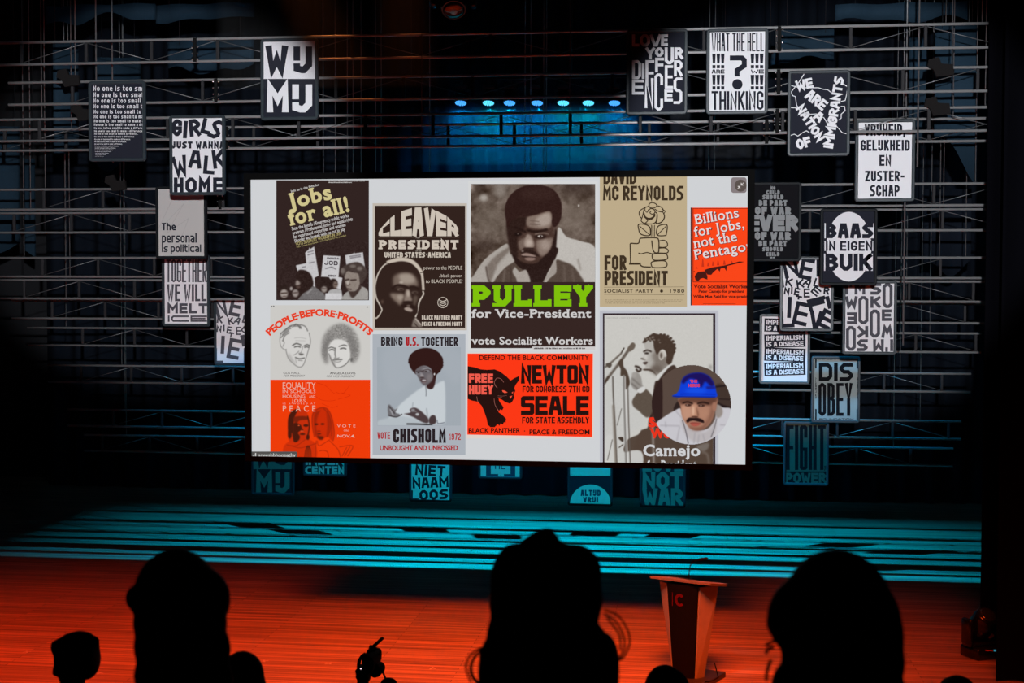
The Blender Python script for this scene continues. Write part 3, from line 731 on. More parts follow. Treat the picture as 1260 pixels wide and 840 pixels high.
poster('black framed poster reading LOVE YOUR DIFFERENCES in interlocking white letters', (770.5, 36, 846, 141), 18.00, 'k', [('w', lt)])
# 8 --- WHAT THE HELL
lt = word('WHAT THE HELL', 875.5, 40.5, 940, 63, 1.75, 0.9) + word('THINKING', 875.5, 112, 939.5, 135, 2.7, 1.1)
def bangs(x0, y0, x1, y1):
    o = []
    for k in range(3):
        w = (x1-x0)/3; a = x0+k*w+0.5; b = x0+(k+1)*w-0.5
        o.append([(a, y0), (b, y0), ((a+b)/2+w*0.28, y0+(y1-y0)*0.66), ((a+b)/2-w*0.28, y0+(y1-y0)*0.66)]); o.append(rect((a+b)/2-w*0.36, y0+(y1-y0)*0.78, (a+b)/2+w*0.36, y1))
    return o
lt += bangs(875.8, 66, 892, 84) + bangs(923, 66, 940, 84) + bangs(875.8, 92, 892, 110) + bangs(923, 92, 940, 110)
lt += word('ARE', 875.8, 85.4, 891.5, 90.4, 1.3) + word('WE', 924, 85.4, 940, 90.4, 1.3)
lt += stroke([(898, 71.2), (913, 71.2), (915.8, 74), (915.8, 80.8), (907, 86.5), (907, 94)], 6.2, False, False) + [ellipse(907.3, 103.7, 6.4, 6.4, 24)]
poster('white framed poster reading WHAT THE HELL ARE WE THINKING around a big question mark', (869, 35, 945.3, 140.5), 18.00, 'w', [('k', lt)])
# 9 --- WE ARE A NATION OF IMMIGRANTS
def nx(x, y): return (962+x/7.12, 80+y/7.12)
def rotword(text, cx, cy, w, h, ang, T, gap=0.35): 
    c = nx(cx, cy); w /= 7.12; h /= 7.12
    return word(text, c[0]-w/2, c[1]-h/2, c[0]+w/2, c[1]+h/2, T, gap, None, ang)
lt = rotword('WE', 198, 168, 150, 88, -12, 3.0) + rotword('ARE', 303, 305, 200, 95, 38, 3.2) + rotword('NATION', 250, 508, 355, 82, 57, 3.0) + rotword('A', 325, 452, 75, 85, 38, 3.0) + rotword('OF', 190, 682, 130, 90, -15, 3.4) + rotword('IMMIGRANTS', 455, 415, 630, 85, -81, 3.0)
bl = []
for ch in ([(200, 70), (150, 150), (82, 235), (95, 268), (118, 275), (130, 350), (160, 400)], [(80, 178), (130, 192), (225, 200), (320, 198), (365, 212), (400, 215), (440, 245)], [(80, 372), (130, 375), (230, 432), (300, 428), (370, 462), (395, 505), (470, 525), (530, 592), (568, 602)],
           [(80, 615), (110, 605), (140, 622), (185, 590), (215, 575), (240, 590)], [(540, 165), (575, 190), (570, 250), (555, 310), (520, 318)], [(520, 360), (550, 362), (555, 400), (520, 430), (520, 465), (500, 480)]):
    bl += stroke([nx(*p) for p in ch], 0.9)
poster('black framed poster reading WE ARE A NATION OF IMMIGRANTS over a white border map', (969, 86.5, 1046, 192), 18.12, 'k', [('w', lt+bl)])
# 10 --- VRIJHEID
lt = word('VR~HEID,', 1064, 152.5, 1114, 167, 2.4, 1.1) + word('GEL~KHEID', 1059, 172, 1119.5, 185.5, 2.6, 1.1) + word('EN', 1082, 190.5, 1096.5, 204, 2.6, 1.2) + word('ZUSTER-', 1064.5, 210, 1113, 223, 2.5, 1.2) + word('SCHAP', 1070.5, 227.5, 1107, 241.5, 2.5, 1.2)
poster('white framed poster reading VRIJHEID GELIJKHEID EN ZUSTERSCHAP behind a truss bar', (1052, 146.5, 1126, 248), 18.90, 'w', [('k', lt)])
# 11 --- NO CHILD
def ev(a, b, c, d, t, T, gap=None): return word(t, 920+a/8, 220+b/8, 920+c/8, 220+d/8, T, gap)
lt = ev(225, 72, 272, 106, 'NO', 1.3) + ev(183, 112, 315, 150, 'CHILD', 1.55) + ev(146, 155, 352, 200, 'SHOULD', 1.8) + ev(110, 208, 388, 264, 'BE PART', 2.3) + ev(72, 272, 425, 350, 'OF WAR', 3.2) + ev(116, 354, 498, 514, 'VER', 6.0, 1.0)
lt += ev(70, 522, 422, 600, 'OF WAR', 3.2) + ev(107, 608, 386, 664, 'BE PART', 2.3) + ev(145, 670, 348, 712, 'SHOULD', 1.8) + ev(180, 720, 312, 760, 'CHILD', 1.55) + ev(218, 766, 270, 788, 'NO', 1.2)
for (a, b) in ((356, 394), (416, 456), (478, 516)): lt.append(rect(927, 220+a/8, 934.5, 220+b/8))
poster('black framed poster with grey pyramid text NO CHILD SHOULD BE PART OF WAR EVER', (922, 224, 986, 321.5), 19.68, 'd', [('m', lt)], 'd')
# 12 --- BAAS IN EIGEN BUIK
def bq(x, y): return (910+x/4, 210+y/4)
el = ellipse(1044.5, 303.3, 27.8, 42.8, 48)
rows = [('BAAS', 418, 258, 662, 332, 5.0), ('IN EIGEN', 418, 346, 658, 394, 2.5), ('BUIK', 416, 408, 656, 492, 5.2)]
blk = []; wh = [el]; ink2 = []
for (tx, a, b, c, d, T) in rows:
    x0, y0 = bq(a, b); x1, y1 = bq(c, d); wd = word(tx, x0+1.5, y0, x1-1.0, y1, T, 1.5)
    for p in wd:
        q = clip_poly(p, el)
        if q: ink2.append(q)
    wh += [rect(x0, y0, x0+9, y1), rect(x1-8, y0, x1, y1)]
    for p in wd:
        q = clip_poly(p, rect(x0, y0, x0+9, y1)); ink2 += [q] if q else []
        q = clip_poly(p, rect(x1-8, y0, x1, y1)); ink2 += [q] if q else []
poster('black framed poster with a white egg shape and the words BAAS IN EIGEN BUIK', (1009, 256.5, 1079.5, 351), 20.16, 'k', [('w', wh), ('k', ink2)], 'd')
# 13 --- right NIET KKAL poster
def kq(ch, x, y, w, h, a): return (ch, 950+x/8.235, 310+y/8.235, w/8.235, h/8.235, a)
lt = letters([kq('N', 185, 150, 150, 215, -12), kq('E', 350, 170, 135, 215, 12), kq('I', 470, 150, 42, 200, 0)], 4.9)
lt += letters([kq('I', 110, 320, 20, 80, -8), kq('K', 172, 305, 72, 85, 8), kq('K', 285, 320, 75, 90, -8), kq('A', 362, 312, 75, 85, 35), kq('L', 455, 310, 60, 85, 18)], 2.2)
lt += letters([kq('N', 150, 395, 55, 72, 8), kq('I', 200, 388, 18, 70, 2), kq('E', 252, 402, 55, 78, 12), kq('T', 270, 462, 66, 40, 12), kq('E', 352, 415, 64, 92, 0), kq('E', 445, 398, 85, 80, 40), kq('R', 552, 392, 58, 76, 6)], 2.1)
lt += letters([kq('I', 176, 560, 50, 215, 3), kq('E', 297, 625, 150, 235, 13), kq('F', 455, 520, 190, 120, -14), kq('I', 572, 510, 40, 130, -14), kq('L', 150, 680, 150, 170, -3), kq('V', 445, 690, 130, 190, 4), kq('E', 550, 680, 140, 190, 26)], 4.9)
poster('white framed poster of tumbling letters below the NO CHILD poster', (959.5, 316, 1026, 407.5), 20.88, 'w', [('k', lt)])
# 14 --- I'M SO WOKE
def wq(ch, x0, y0, x1, y1, a=0): return (ch, 1030+(x0+x1)/16.8, 340+(y0+y1)/16.8, (x1-x0)/8.4, (y1-y0)/8.4, a)
lt = letters([wq('I', 84, 62, 116, 186), wq('M', 180, 62, 292, 186), wq('S', 345, 66, 456, 188), wq('O', 470, 68, 574, 326), wq('W', 84, 204, 212, 324), wq('O', 220, 202, 324, 494), wq('K', 345, 204, 450, 324), wq('E', 462, 340, 564, 460),
   wq('E', 102, 370, 206, 494, 180), wq('O', 338, 342, 444, 632), wq('K', 212, 512, 322, 632, 180), wq('W', 458, 510, 578, 634, 180), wq('O', 92, 512, 194, 768), wq('S', 206, 648, 318, 772, 180), wq('M', 372, 648, 484, 778, 180), wq('I', 548, 648, 578, 772)], 3.8)
lt.append(rect(1045.5, 347.5, 1048.5, 353)); lt.append(rect(1089.3, 427, 1092.6, 432.5))
poster('white framed poster whose IM SO WOKE repeats upside down in tall letters', (1036.5, 345, 1103.5, 436), 21.08, 'w', [('i', lt)])
# 15 --- IMPERIALISM
bands, txt = [], []
for (y, a) in ((393.5, 2), (412, -1.5), (429.3, 2), (446.5, -2)):
    bands.append(rot2([rect(940.5, y-1.2, 991, y+15.2)], a, 966, y+7)[0])
    txt += rot2(word('IMPERIALISM', 943, y+0.6, 988.5, y+6.4, 1.35, .5) + word('IS A DISEASE', 943, y+8, 988.5, y+13.8, 1.35, .5), a, 966, y+7)
poster('white framed poster with IMPERIALISM IS A DISEASE printed on stacked black bands', (934, 386, 997, 472.5), 21.95, 'w', [('k', bands), ('w', txt)])
# 16 --- DISOBEY
lt = word('DIS', 1007.5, 446.5, 1049.5, 468.5, 4.6, 2.0) + word('OBEY', 1007, 471, 1049, 511.5, 3.9, 1.5)
lt += [rect(1003, 440.5, 1004.8, 453), rect(1003, 503, 1004.8, 517), rect(1054, 440.5, 1055.8, 453), rect(1054, 503, 1055.8, 517)]
lt += word('DISOBEDIENCE', 1006, 440.3, 1053, 442.3, .5, .5) + word('FOUNDATION', 1008, 514.5, 1050, 516.5, .5, .5)
lt += rot2(word('IS THE TRUE', 1042, 476.5, 1068, 478, .45, .4), 90, 1055, 477.3) + rot2(word('OF LIBERTY', 991, 476.5, 1017, 478, .45, .4), -90, 1004, 477.3)
poster('grey green framed poster reading DIS OBEY, below the IM SO WOKE poster', (998, 438, 1058.5, 520), 23.26, 'c', [('d', lt)])
# 17 --- FIGHT POWER
lt = word('FIGHT', 967.5, 523, 1016, 578, 4.2, 1.6, 1.0) + word('THE', 1012.5, 574.5, 1018.5, 577, .5, .4, None, -90)
pw = word('POWER', 966.5, 581.5, 1016.5, 594, 3.0, .8)
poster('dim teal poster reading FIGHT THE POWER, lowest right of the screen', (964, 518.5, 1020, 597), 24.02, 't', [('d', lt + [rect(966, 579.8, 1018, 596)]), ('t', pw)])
# --- lower row, partly hidden by the screen
lw = letters([('M', 325, 593, 20, 25, 0), ('~', 347.5, 593.5, 17.5, 25.5, 0)], 6.0)
lt = letters([('W', 324, 559, 20, 25, 0), ('~', 347.5, 559.5, 17.5, 25, 0)], 6.0)
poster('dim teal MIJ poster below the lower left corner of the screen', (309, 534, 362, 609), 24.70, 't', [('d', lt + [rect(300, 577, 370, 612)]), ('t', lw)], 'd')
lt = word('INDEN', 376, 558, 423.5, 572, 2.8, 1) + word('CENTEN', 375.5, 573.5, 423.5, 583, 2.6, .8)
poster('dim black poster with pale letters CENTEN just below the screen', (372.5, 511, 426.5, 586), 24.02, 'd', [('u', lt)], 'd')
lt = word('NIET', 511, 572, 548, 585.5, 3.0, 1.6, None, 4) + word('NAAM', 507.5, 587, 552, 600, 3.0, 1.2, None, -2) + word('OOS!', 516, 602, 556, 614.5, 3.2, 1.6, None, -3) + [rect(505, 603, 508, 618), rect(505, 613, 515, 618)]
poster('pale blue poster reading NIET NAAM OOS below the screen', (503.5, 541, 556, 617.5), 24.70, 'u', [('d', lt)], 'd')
lt = [rect(589, 512, 643, 590)]
wh = [rect(591.5, 566, 598, 588), rect(634, 566, 641, 588), rect(604, 545, 628, 583), rect(613, 578, 620, 588)]
sy = word('HE', 609, 562, 622, 577, 1.3, 1.2)
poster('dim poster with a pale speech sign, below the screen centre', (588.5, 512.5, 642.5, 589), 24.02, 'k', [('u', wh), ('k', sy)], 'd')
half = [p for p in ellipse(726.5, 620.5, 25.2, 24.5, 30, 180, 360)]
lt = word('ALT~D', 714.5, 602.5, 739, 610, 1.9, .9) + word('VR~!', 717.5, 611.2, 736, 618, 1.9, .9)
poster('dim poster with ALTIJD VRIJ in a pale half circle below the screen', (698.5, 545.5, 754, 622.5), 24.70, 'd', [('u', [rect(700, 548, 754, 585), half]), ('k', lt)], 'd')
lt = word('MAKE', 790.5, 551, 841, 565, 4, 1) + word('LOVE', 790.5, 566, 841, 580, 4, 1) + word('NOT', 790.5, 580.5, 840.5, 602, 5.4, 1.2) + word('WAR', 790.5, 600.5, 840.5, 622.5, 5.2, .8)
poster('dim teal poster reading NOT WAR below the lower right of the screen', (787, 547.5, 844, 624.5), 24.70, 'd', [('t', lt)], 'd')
# ---------------------------------------------------------------- the LED screen and the slide it shows
SY = 17.30
SX0, SX1, SZ1, SZ0 = -5.461, 0.675, 5.700, 2.235
SCLIP = [(SX0, SZ0), (SX1, SZ0), (SX1, SZ1), (SX0, SZ1)]
org = ((SX0+SX1)/2, SY, SZ0)
screen = thing('led_screen', 'huge lit screen above the stage showing a slide of old campaign posters', 'screen', org)
mb = MB(); fw = 0.082
ring_o = [(SX0-fw, SZ0-fw*0.8), (SX1+fw, SZ0-fw*0.8), (SX1+fw, SZ1+fw*0.95), (SX0-fw, SZ1+fw*0.95)]
ring_i = SCLIP
for y0, y1 in ((SY-0.025, SY+0.11),):
    for i in range(4):
        j = (i+1) % 4; a, b, c, d_ = ring_o[i], ring_o[j], ring_i[j], ring_i[i]
        f = lambda p, y: (p[0], y, p[1])
        mb.poly([f(a, y0), f(b, y0), f(c, y0), f(d_, y0)]); mb.poly([f(d_, y1), f(c, y1), f(b, y1), f(a, y1)])
        mb.poly([f(b, y0), f(a, y0), f(a, y1), f(b, y1)]); mb.poly([f(d_, y0), f(c, y0), f(c, y1), f(d_, y1)])
mb.build('bezel', pbr('bezel_black', (0.003, 0.003, 0.003), 0.7, 0.0, 0.03), screen)
mb = MB(); mb.box(SX0-0.02, SX1+0.02, SY+0.03, SY+0.20, SZ0-0.02, SZ1+0.02); mb.build('cabinet', black_metal, screen)
for x in (SX0+2.15, SX1-2.15):
    mb = MB(); mb.tube([(x, SY+0.12, SZ1), (x, SY+0.12, 15.97)], 0.004, 6); mb.build('hanging_wire', black_metal, screen)

def to_plane(polys, dy, mb, mi=0, clip=SCLIP):
    for pl in polys:
        w = [at(x, y, SY) for x, y in pl]; w = [(p.x, p.z) for p in w]
        if min(p[0] for p in w) < SX0 or max(p[0] for p in w) > SX1 or min(p[1] for p in w) < SZ0 or max(p[1] for p in w) > SZ1:
            if len(w) > 4:     # concave outlines are split before they are clipped
                from mathutils.geometry import tessellate_polygon
                for t in tessellate_polygon([[Vector((p[0], p[1], 0)) for p in w]]): emit_tri([w[k] for k in t], dy, mb, mi, clip)
                continue
        emit_tri(w, dy, mb, mi, clip if min(p[0] for p in w) < SX0 or max(p[0] for p in w) > SX1 or min(p[1] for p in w) < SZ0 or max(p[1] for p in w) > SZ1 else None)
def emit_tri(w, dy, mb, mi, clip):
    if clip: w = clip_poly(list(w), clip)
    if len(w) < 3: return
    ar = sum(a[0]*b[1]-b[0]*a[1] for a, b in zip(w, w[1:]+w[:1]))
    if abs(ar) < 1e-9: return
    if ar < 0: w = w[::-1]
    mb.poly([(x, SY-dy, z) for x, z in w], mi)
def shapes(name, parent, dy, items):
    # items: list of (rgb, polys); one mesh, one colour per item
    mb = MB(); mats = []
    for i, (c, polys) in enumerate(items):
        mats.append(px_glow(c)); to_plane(polys, dy+0.0004*i, mb, i)
    return mb.build(name, mats, parent)

# --- type set from the built-in outlines, with optional slab serifs
_bf = {}
def type_polys(text, bold=0.0, slab=0.0, lean=0.0, space=1.0):
    key = (text, bold, slab, lean, space)
    if key in _bf: return _bf[key]
    out = []; xcur = 0.0
    cu = bpy.data.curves.new('type', 'FONT'); cu.body = text; cu.size = 1.0; cu.offset = bold; cu.resolution_u = 3; cu.space_character = space; cu.shear = lean
    ob = bpy.data.objects.new('type', cu); me = bpy.data.meshes.new_from_object(ob)
    vs = [(v.co.x, v.co.y) for v in me.vertices]
    for p in me.polygons: out.append([vs[i] for i in p.vertices])
    if slab:
        cnt = {}
        for p in me.polygons:
            vv = list(p.vertices)
            for a, b in zip(vv, vv[1:]+vv[:1]): k = (min(a, b), max(a, b)); cnt[k] = cnt.get(k, 0)+1
        tops = sorted(v[1] for v in vs); cap = CAPH+bold
        for (a, b), n in cnt.items():
            if n != 1: continue
            (xa, ya), (xb, yb) = vs[a], vs[b]
            if abs(ya-yb) > 0.004: continue
            L = abs(xb-xa)
            if L < 0.06+bold or L > 0.30+2*bold: continue
            lo, hi = min(xa, xb), max(xa, xb); th = 0.075+bold*0.4
            if ya < 0.03: out.append([(lo-slab, ya), (hi+slab, ya), (hi+slab, ya+th), (lo-slab, ya+th)])
            elif ya > XH-0.06: out.append([(lo-slab, ya-th), (hi+slab*(0.25 if ya < CAPH-0.05 else 1), ya-th), (hi+slab*(0.25 if ya < CAPH-0.05 else 1), ya), (lo-slab, ya)])
    bpy.data.objects.remove(ob); bpy.data.curves.remove(cu); bpy.data.meshes.remove(me)
    _bf[key] = out; return out
CAPH, XH = 0.7, 0.5
def _h(t):
    p = type_polys(t); ys = [v[1] for q in p for v in q]; return max(ys)
CAPH, XH = _h('H'), _h('x')
def setline(text, x0, y0, x1, y1, bold=0.0, slab=0.0, rot=0, sl=0.0, lean=0.0, warp=None, space=1.0):
    # ink spans x0..x1, baseline y1, capital height reaches y0 (pixels)
    P = type_polys(text, bold, slab, lean, space); xs = [v[0] for q in P for v in q]; a, b = min(xs), max(xs)
    hh = CAPH+2*bold
    f = lambda v: (x0+(v[0]-a)/(b-a)*(x1-x0), y1-(v[1]+bold)/hh*(y1-y0))
    out = [[f(v) for v in q] for q in P]
    if sl: out = [[(x, y+sl*(x-x0)) for x, y in q] for q in out]
    if rot: out = rot2(out, rot, x0, y1)
    if warp: out = [[warp(x, y) for x, y in q] for q in out]
    return out
def outline_ring(pts, T, closed=False): return stroke(smooth(pts, 4, closed), T, closed, False)
def smooth(pts, n=5, closed=True):
    m = len(pts); out = []
    for i in range(m if closed else m-1):
        p0, p1, p2, p3 = (pts[(i-1) % m] if closed or i > 0 else pts[i]), pts[i], pts[(i+1) % m], (pts[(i+2) % m] if closed or i+2 < m else pts[(i+1) % m])
        for k in range(n):
            t = k/n; t2, t3 = t*t, t*t*t
            out.append(tuple(0.5*(2*p1[d]+(p2[d]-p0[d])*t+(2*p0[d]-5*p1[d]+4*p2[d]-p3[d])*t2+(3*p1[d]-p0[d]-3*p2[d]+p3[d])*t3) for d in (0, 1)))
    if not closed: out.append(tuple(pts[-1]))
    return out

# --- a small tone painter for the half-tone photographs on the slide
class Paint:
    def __init__(s, x0, y0, x1, y1, col, res=2.0, zo=(0, 0), zs=1.0):
        s.x0, s.y0, s.x1, s.y1, s.res, s.zo, s.zs = x0, y0, x1, y1, res, zo, zs
        s.w, s.h = int((x1-x0)*res)+1, int((y1-y0)*res)+1
        s.img = np.zeros((s.h, s.w, 3)); s.img[:] = col
        s.gx = x0+(np.arange(s.w))/(s.w-1)*(x1-x0); s.gy = y0+(np.arange(s.h))/(s.h-1)*(y1-y0)
    def P(s, pts): return [(s.zo[0]+x/s.zs, s.zo[1]+y/s.zs) for x, y in pts]
    def _mask(s, pts):
        ss = 3; gx = (s.gx[None, :, None] + (np.arange(ss)-1)[None, None, :]/(ss*s.res)).reshape(1, -1); gy = (s.gy[:, None]+(np.arange(ss)-1)[None, :]/(ss*s.res)).reshape(-1, 1)
        m = np.zeros((s.h*ss, s.w*ss), bool); n = len(pts)
        for i in range(n):
            (xa, ya), (xb, yb) = pts[i], pts[(i+1) % n]
            if ya == yb: continue
            c = ((gy >= min(ya, yb)) & (gy < max(ya, yb)))
            xi = xa+(gy-ya)*(xb-xa)/(yb-ya); m ^= (c & (gx < xi))
        return m.reshape(s.h, ss, s.w, ss).mean((1, 3))
    def _blur(s, m, r):
        r *= s.res
        if r < 0.3: return m
        k = int(math.ceil(r*2.5)); g = np.exp(-0.5*(np.arange(-k, k+1)/r)**2); g /= g.sum()
        p = np.pad(m, k, mode='edge'); p = np.apply_along_axis(lambda a: np.convolve(a, g, 'valid'), 0, p); return np.apply_along_axis(lambda a: np.convolve(a, g, 'valid'), 1, p)
    def mix(s, m, col, a=1.0): m = (m*a)[..., None]; s.img = s.img*(1-m)+np.array(col, float)*m
    def poly(s, pts, col, blur=0.4, a=1.0, sm=True):
        q = s.P(pts); q = smooth(q, 4) if sm else q; s.mix(s._blur(s._mask(q), blur), col, a)
    def ell(s, cx, cy, rx, ry, col, blur=0.4, a=1.0, rot=0):
        q = ellipse(0, 0, rx, ry, 28); c, d = math.cos(math.radians(rot)), math.sin(math.radians(rot))
        s.poly([(cx+x*c-y*d, cy+x*d+y*c) for x, y in q], col, blur, a, False)
    def line(s, pts, w, col, blur=0.3, a=1.0, sm=True):
        q = smooth(s.P(pts), 4, False) if sm else s.P(pts)
        m = np.zeros((s.h, s.w)); X, Y = np.meshgrid(s.gx, s.gy); wd = w/s.zs/2
        for (xa, ya), (xb, yb) in zip(q, q[1:]):
            dx, dy = xb-xa, yb-ya; L = dx*dx+dy*dy+1e-9; t = np.clip(((X-xa)*dx+(Y-ya)*dy)/L, 0, 1)
            d = np.hypot(X-xa-t*dx, Y-ya-t*dy); m = np.maximum(m, np.clip((wd-d)*s.res+0.5, 0, 1) * min(1, wd*2*s.res))
        s.mix(s._blur(m, blur), col, a)
    def noise(s, amp, r, seed=0, mask=None):
        n = np.random.RandomState(seed).randn(s.h, s.w); n = s._blur(n, r); n /= n.std()+1e-9
        s.img += (n*amp*(1 if mask is None else mask))[..., None]
    def build(s, name, parent, dy, keep=None):
        img = np.clip(s.img/255.0, 0, 1); img = np.where(img <= 0.04045, img/12.92, ((img+0.055)/1.055)**2.4)
        me = bpy.data.meshes.new(name); off = world_of(parent); vs = []
        ok = np.ones((s.h, s.w), bool)
        for j in range(s.h):
            for i in range(s.w):
                p = at(s.gx[i], s.gy[j], SY); x, z = min(max(p.x, SX0), SX1), min(max(p.z, SZ0), SZ1)
                vs.append((x-off.x, SY-dy-off.y, z-off.z)); ok[j, i] = abs(x-p.x) < 0.006 and abs(z-p.z) < 0.006
        fs = []
        for j in range(s.h-1):
            for i in range(s.w-1):
                if keep and not keep((s.gx[i]+s.gx[i+1])/2, (s.gy[j]+s.gy[j+1])/2): continue
                if not (ok[j, i] or ok[j+1, i+1]): continue
                a = j*s.w+i; fs.append((a+s.w, a+s.w+1, a+1, a))
        me.from_pydata(vs, [], fs)
        at_ = me.color_attributes.new('tone', 'FLOAT_COLOR', 'POINT')
        at_.data.foreach_set('color', np.concatenate([img.reshape(-1, 3), np.ones((s.h*s.w, 1))], 1).ravel().astype(np.float32))
        if 'screen_tones' not in MATS:
            m = glow('screen_tones', (1, 1, 1)); nt = m.node_tree; e = [n for n in nt.nodes if n.type == 'EMISSION'][0]
            v = nt.nodes.new('ShaderNodeVertexColor'); v.layer_name = 'tone'; nt.links.new(v.outputs['Color'], e.inputs[0])
        me.materials.append(MATS['screen_tones']); me.update()
        o = bpy.data.objects.new(name, me); COL.objects.link(o); o.parent = parent; return o

def picture(box, col, name='slide_picture', extra=(), dy=0.002):
    return shapes(name, screen, dy, [(col, [rect(*box)])] + list(extra))

WHITE = (207, 209, 212); TXW = (206, 203, 202)
shapes('display_panel', screen, 0.0, [(WHITE, [rect(280, 190, 950, 600)])])

def ticks(x0, y0, x1, y1, seed=1):
    # unreadable small print
    rnd = random.Random(seed); out = []; x = x0
    while x < x1:
        w = 0.35+rnd.random()*1.1; h = rnd.choice((0.0, 0.25))*(y1-y0); out.append(rect(x, y0+h, min(x+w, x1), y1)); x += w+0.3+(0.7 if rnd.random() < .25 else 0)
    return out
# (a) Jobs for all!
DK = (50, 36, 34)
pic = picture((340, 221.6, 454, 369.3), DK); pic['label'] = 'dark brown campaign picture with tilted yellow words'
pt = Paint(341, 296, 453, 368.6, DK, 2, (338, 295), 10.5)
pt.poly([(275, 330), (410, 300), (395, 165), (440, 125), (450, 95), (460, 120), (510, 85), (570, 460), (515, 490), (525, 620), (500, 600), (450, 450), (300, 420)], (196, 194, 196), .3, 1, False)
pt.poly([(630, 200), (850, 212), (825, 480), (875, 490), (850, 640), (800, 625), (700, 480), (600, 475)], (198, 196, 198), .3, 1, False)
pt.poly([(910, 200), (1020, 175), (1025, 155), (1035, 175), (1140, 160), (1170, 380), (930, 350)], (194, 192, 194), .3, 1, False)
for a, b in (((430, 160), (500, 140)), ((430, 195), (500, 175)), ((450, 300), (510, 285)), ((680, 240), (830, 245)), ((700, 460), (785, 465)), ((970, 215), (1110, 195)), ((980, 235), (1110, 215)), ((660, 370), (740, 350)), ((740, 350), (790, 380)), ((355, 355), (400, 345))): pt.line([a, b], 13, (90, 84, 90), .4, .75, False)
pt.poly([(300, 400), (360, 385), (430, 410), (480, 470), (500, 580), (440, 640), (380, 700), (330, 760), (290, 680), (260, 590), (290, 520), (275, 490)], (45, 31, 28), .5)
pt.poly([(285, 520), (320, 540), (330, 570), (290, 590), (270, 575)], (150, 138, 132), .8); pt.ell(305, 610, 30, 18, (84, 66, 60), .8)
pt.poly([(320, 790), (360, 700), (440, 650), (500, 600), (590, 660), (640, 700), (650, 790)], (112, 108, 108), .5); pt.noise(2, .4, 3)
pt.line([(420, 690), (480, 640)], 16, (150, 146, 146), .6)
for (x, y, rx, ry) in ((120, 680, 75, 110), (280, 690, 70, 60), (650, 580, 95, 95), (760, 560, 55, 60)): pt.ell(x, y, rx, ry, (46, 33, 30), .6)
pt.ell(122, 695, 50, 55, (164, 154, 148), .8); pt.line([(85, 690), (160, 685)], 16, (60, 45, 40), .6); pt.line([(105, 730), (150, 728)], 9, (80, 60, 55), .5)
pt.ell(270, 690, 40, 50, (150, 140, 136), .8); pt.line([(240, 685), (300, 680)], 14, (70, 55, 50), .6); pt.ell(215, 630, 18, 25, (160, 152, 148), .6)
pt.ell(640, 640, 36, 40, (150, 140, 134), .8); pt.line([(615, 630), (660, 632)], 10, (70, 52, 48), .5)
pt.ell(785, 580, 30, 45, (120, 104, 96), .8); pt.ell(790, 575, 24, 7, (70, 52, 46), .5)
pt.poly([(690, 680), (740, 640), (850, 640), (870, 700), (870, 790), (660, 790)], (170, 168, 168), .4); pt.poly([(655, 690), (865, 690), (865, 790), (655, 790)], (202, 200, 202), .3, 1, False)
pt.poly([(860, 780), (900, 700), (960, 660), (1100, 600), (1200, 650), (1205, 790), (860, 790)], (158, 154, 150), .4)
pt.poly([(960, 640), (1040, 660), (1100, 580), (1120, 620), (1030, 740), (980, 730)], (66, 52, 48), .6)
pt.poly([(905, 430), (950, 400), (1080, 420), (1110, 500), (1090, 600), (1040, 655), (960, 660), (920, 590), (905, 500)], (140, 128, 120), .6)
pt.poly([(900, 470), (850, 420), (880, 350), (980, 300), (1090, 290), (1180, 370), (1185, 470), (1130, 560), (1100, 540), (1080, 440), (1000, 420), (940, 400)], (70, 58, 54), .6); pt.noise(2.5, .5, 8)
for a in ((880, 400, 28, 38), (1010, 340, 40, 20), (1100, 370, 36, 26)): pt.ell(*a, (126, 116, 110), .8, .8)
pt.line([(905, 520), (960, 510)], 18, (56, 42, 38), .5); pt.line([(985, 520), (1050, 515)], 18, (56, 42, 38), .5); pt.ell(945, 575, 35, 20, (96, 80, 74), .6); pt.line([(930, 630), (990, 640)], 14, (62, 44, 40), .5); pt.ell(945, 555, 18, 28, (182, 172, 164), .7)
pt.build('portrait', pic, 0.0040)
tl = setline('Jobs', 358, 246.5, 411, 267.5, .055, .06, 0); tl = rot2(setline('Jobs', 356.5, 238.2, 411, 257.5, .035, .045, space=1.12), -13.5, 356.5, 257.5)
tl2 = rot2(setline('for all!', 357.0, 258.4, 433, 278, .035, .045, space=1.12), -13.5, 357.0, 278)
small = []
for tx, x, y, w, h in (('Join us in the fight for', 358.0, 236.8, 36, 3.0), ('Stop the layoffs / Emergency public works', 359.5, 283.6, 72, 4.2), ('program / Preferential hiring and equal rights', 360.5, 288.8, 76, 4.2), ('for oppressed minorities and women', 361.5, 293.6, 66, 4.2), ('Shorter workweek with no cut in pay', 363, 298.4, 64, 4.2)):
    small += rot2(setline(tx, x, y-h, x+w, y, .02), -13.5, x, y)
small2 = rot2(setline('VOTE SOCIALIST WORKERS IN 1976', 364.5, 298.2, 422, 302.3, .02), -13.5, 364.5, 302.3) + rot2(setline('Peter Camejo for president / Willie Mae Reid for vice president', 365.5, 302.8, 428, 304.8, .0), -13.5, 365.5, 304.8)
small += ticks(404.5, 221.9, 449, 223.1, 2) + ticks(404.5, 223.8, 433, 225, 3)
job = rot2(word('JOB', 399.3, 320.8, 416, 326, 1.2, .9), 2, 408, 323) + rot2(word('NOW', 404, 338, 413, 340.4, .6, .4), 2, 408, 339) + rot2(word('I WANT A', 402.5, 316.4, 416.8, 319, .45, .4), 3, 409, 318)
shapes('lettering', pic, 0.0060, [((66, 58, 64), job), ((206, 194, 140), tl + tl2), ((196, 192, 190), small), ((176, 164, 108), small2)])

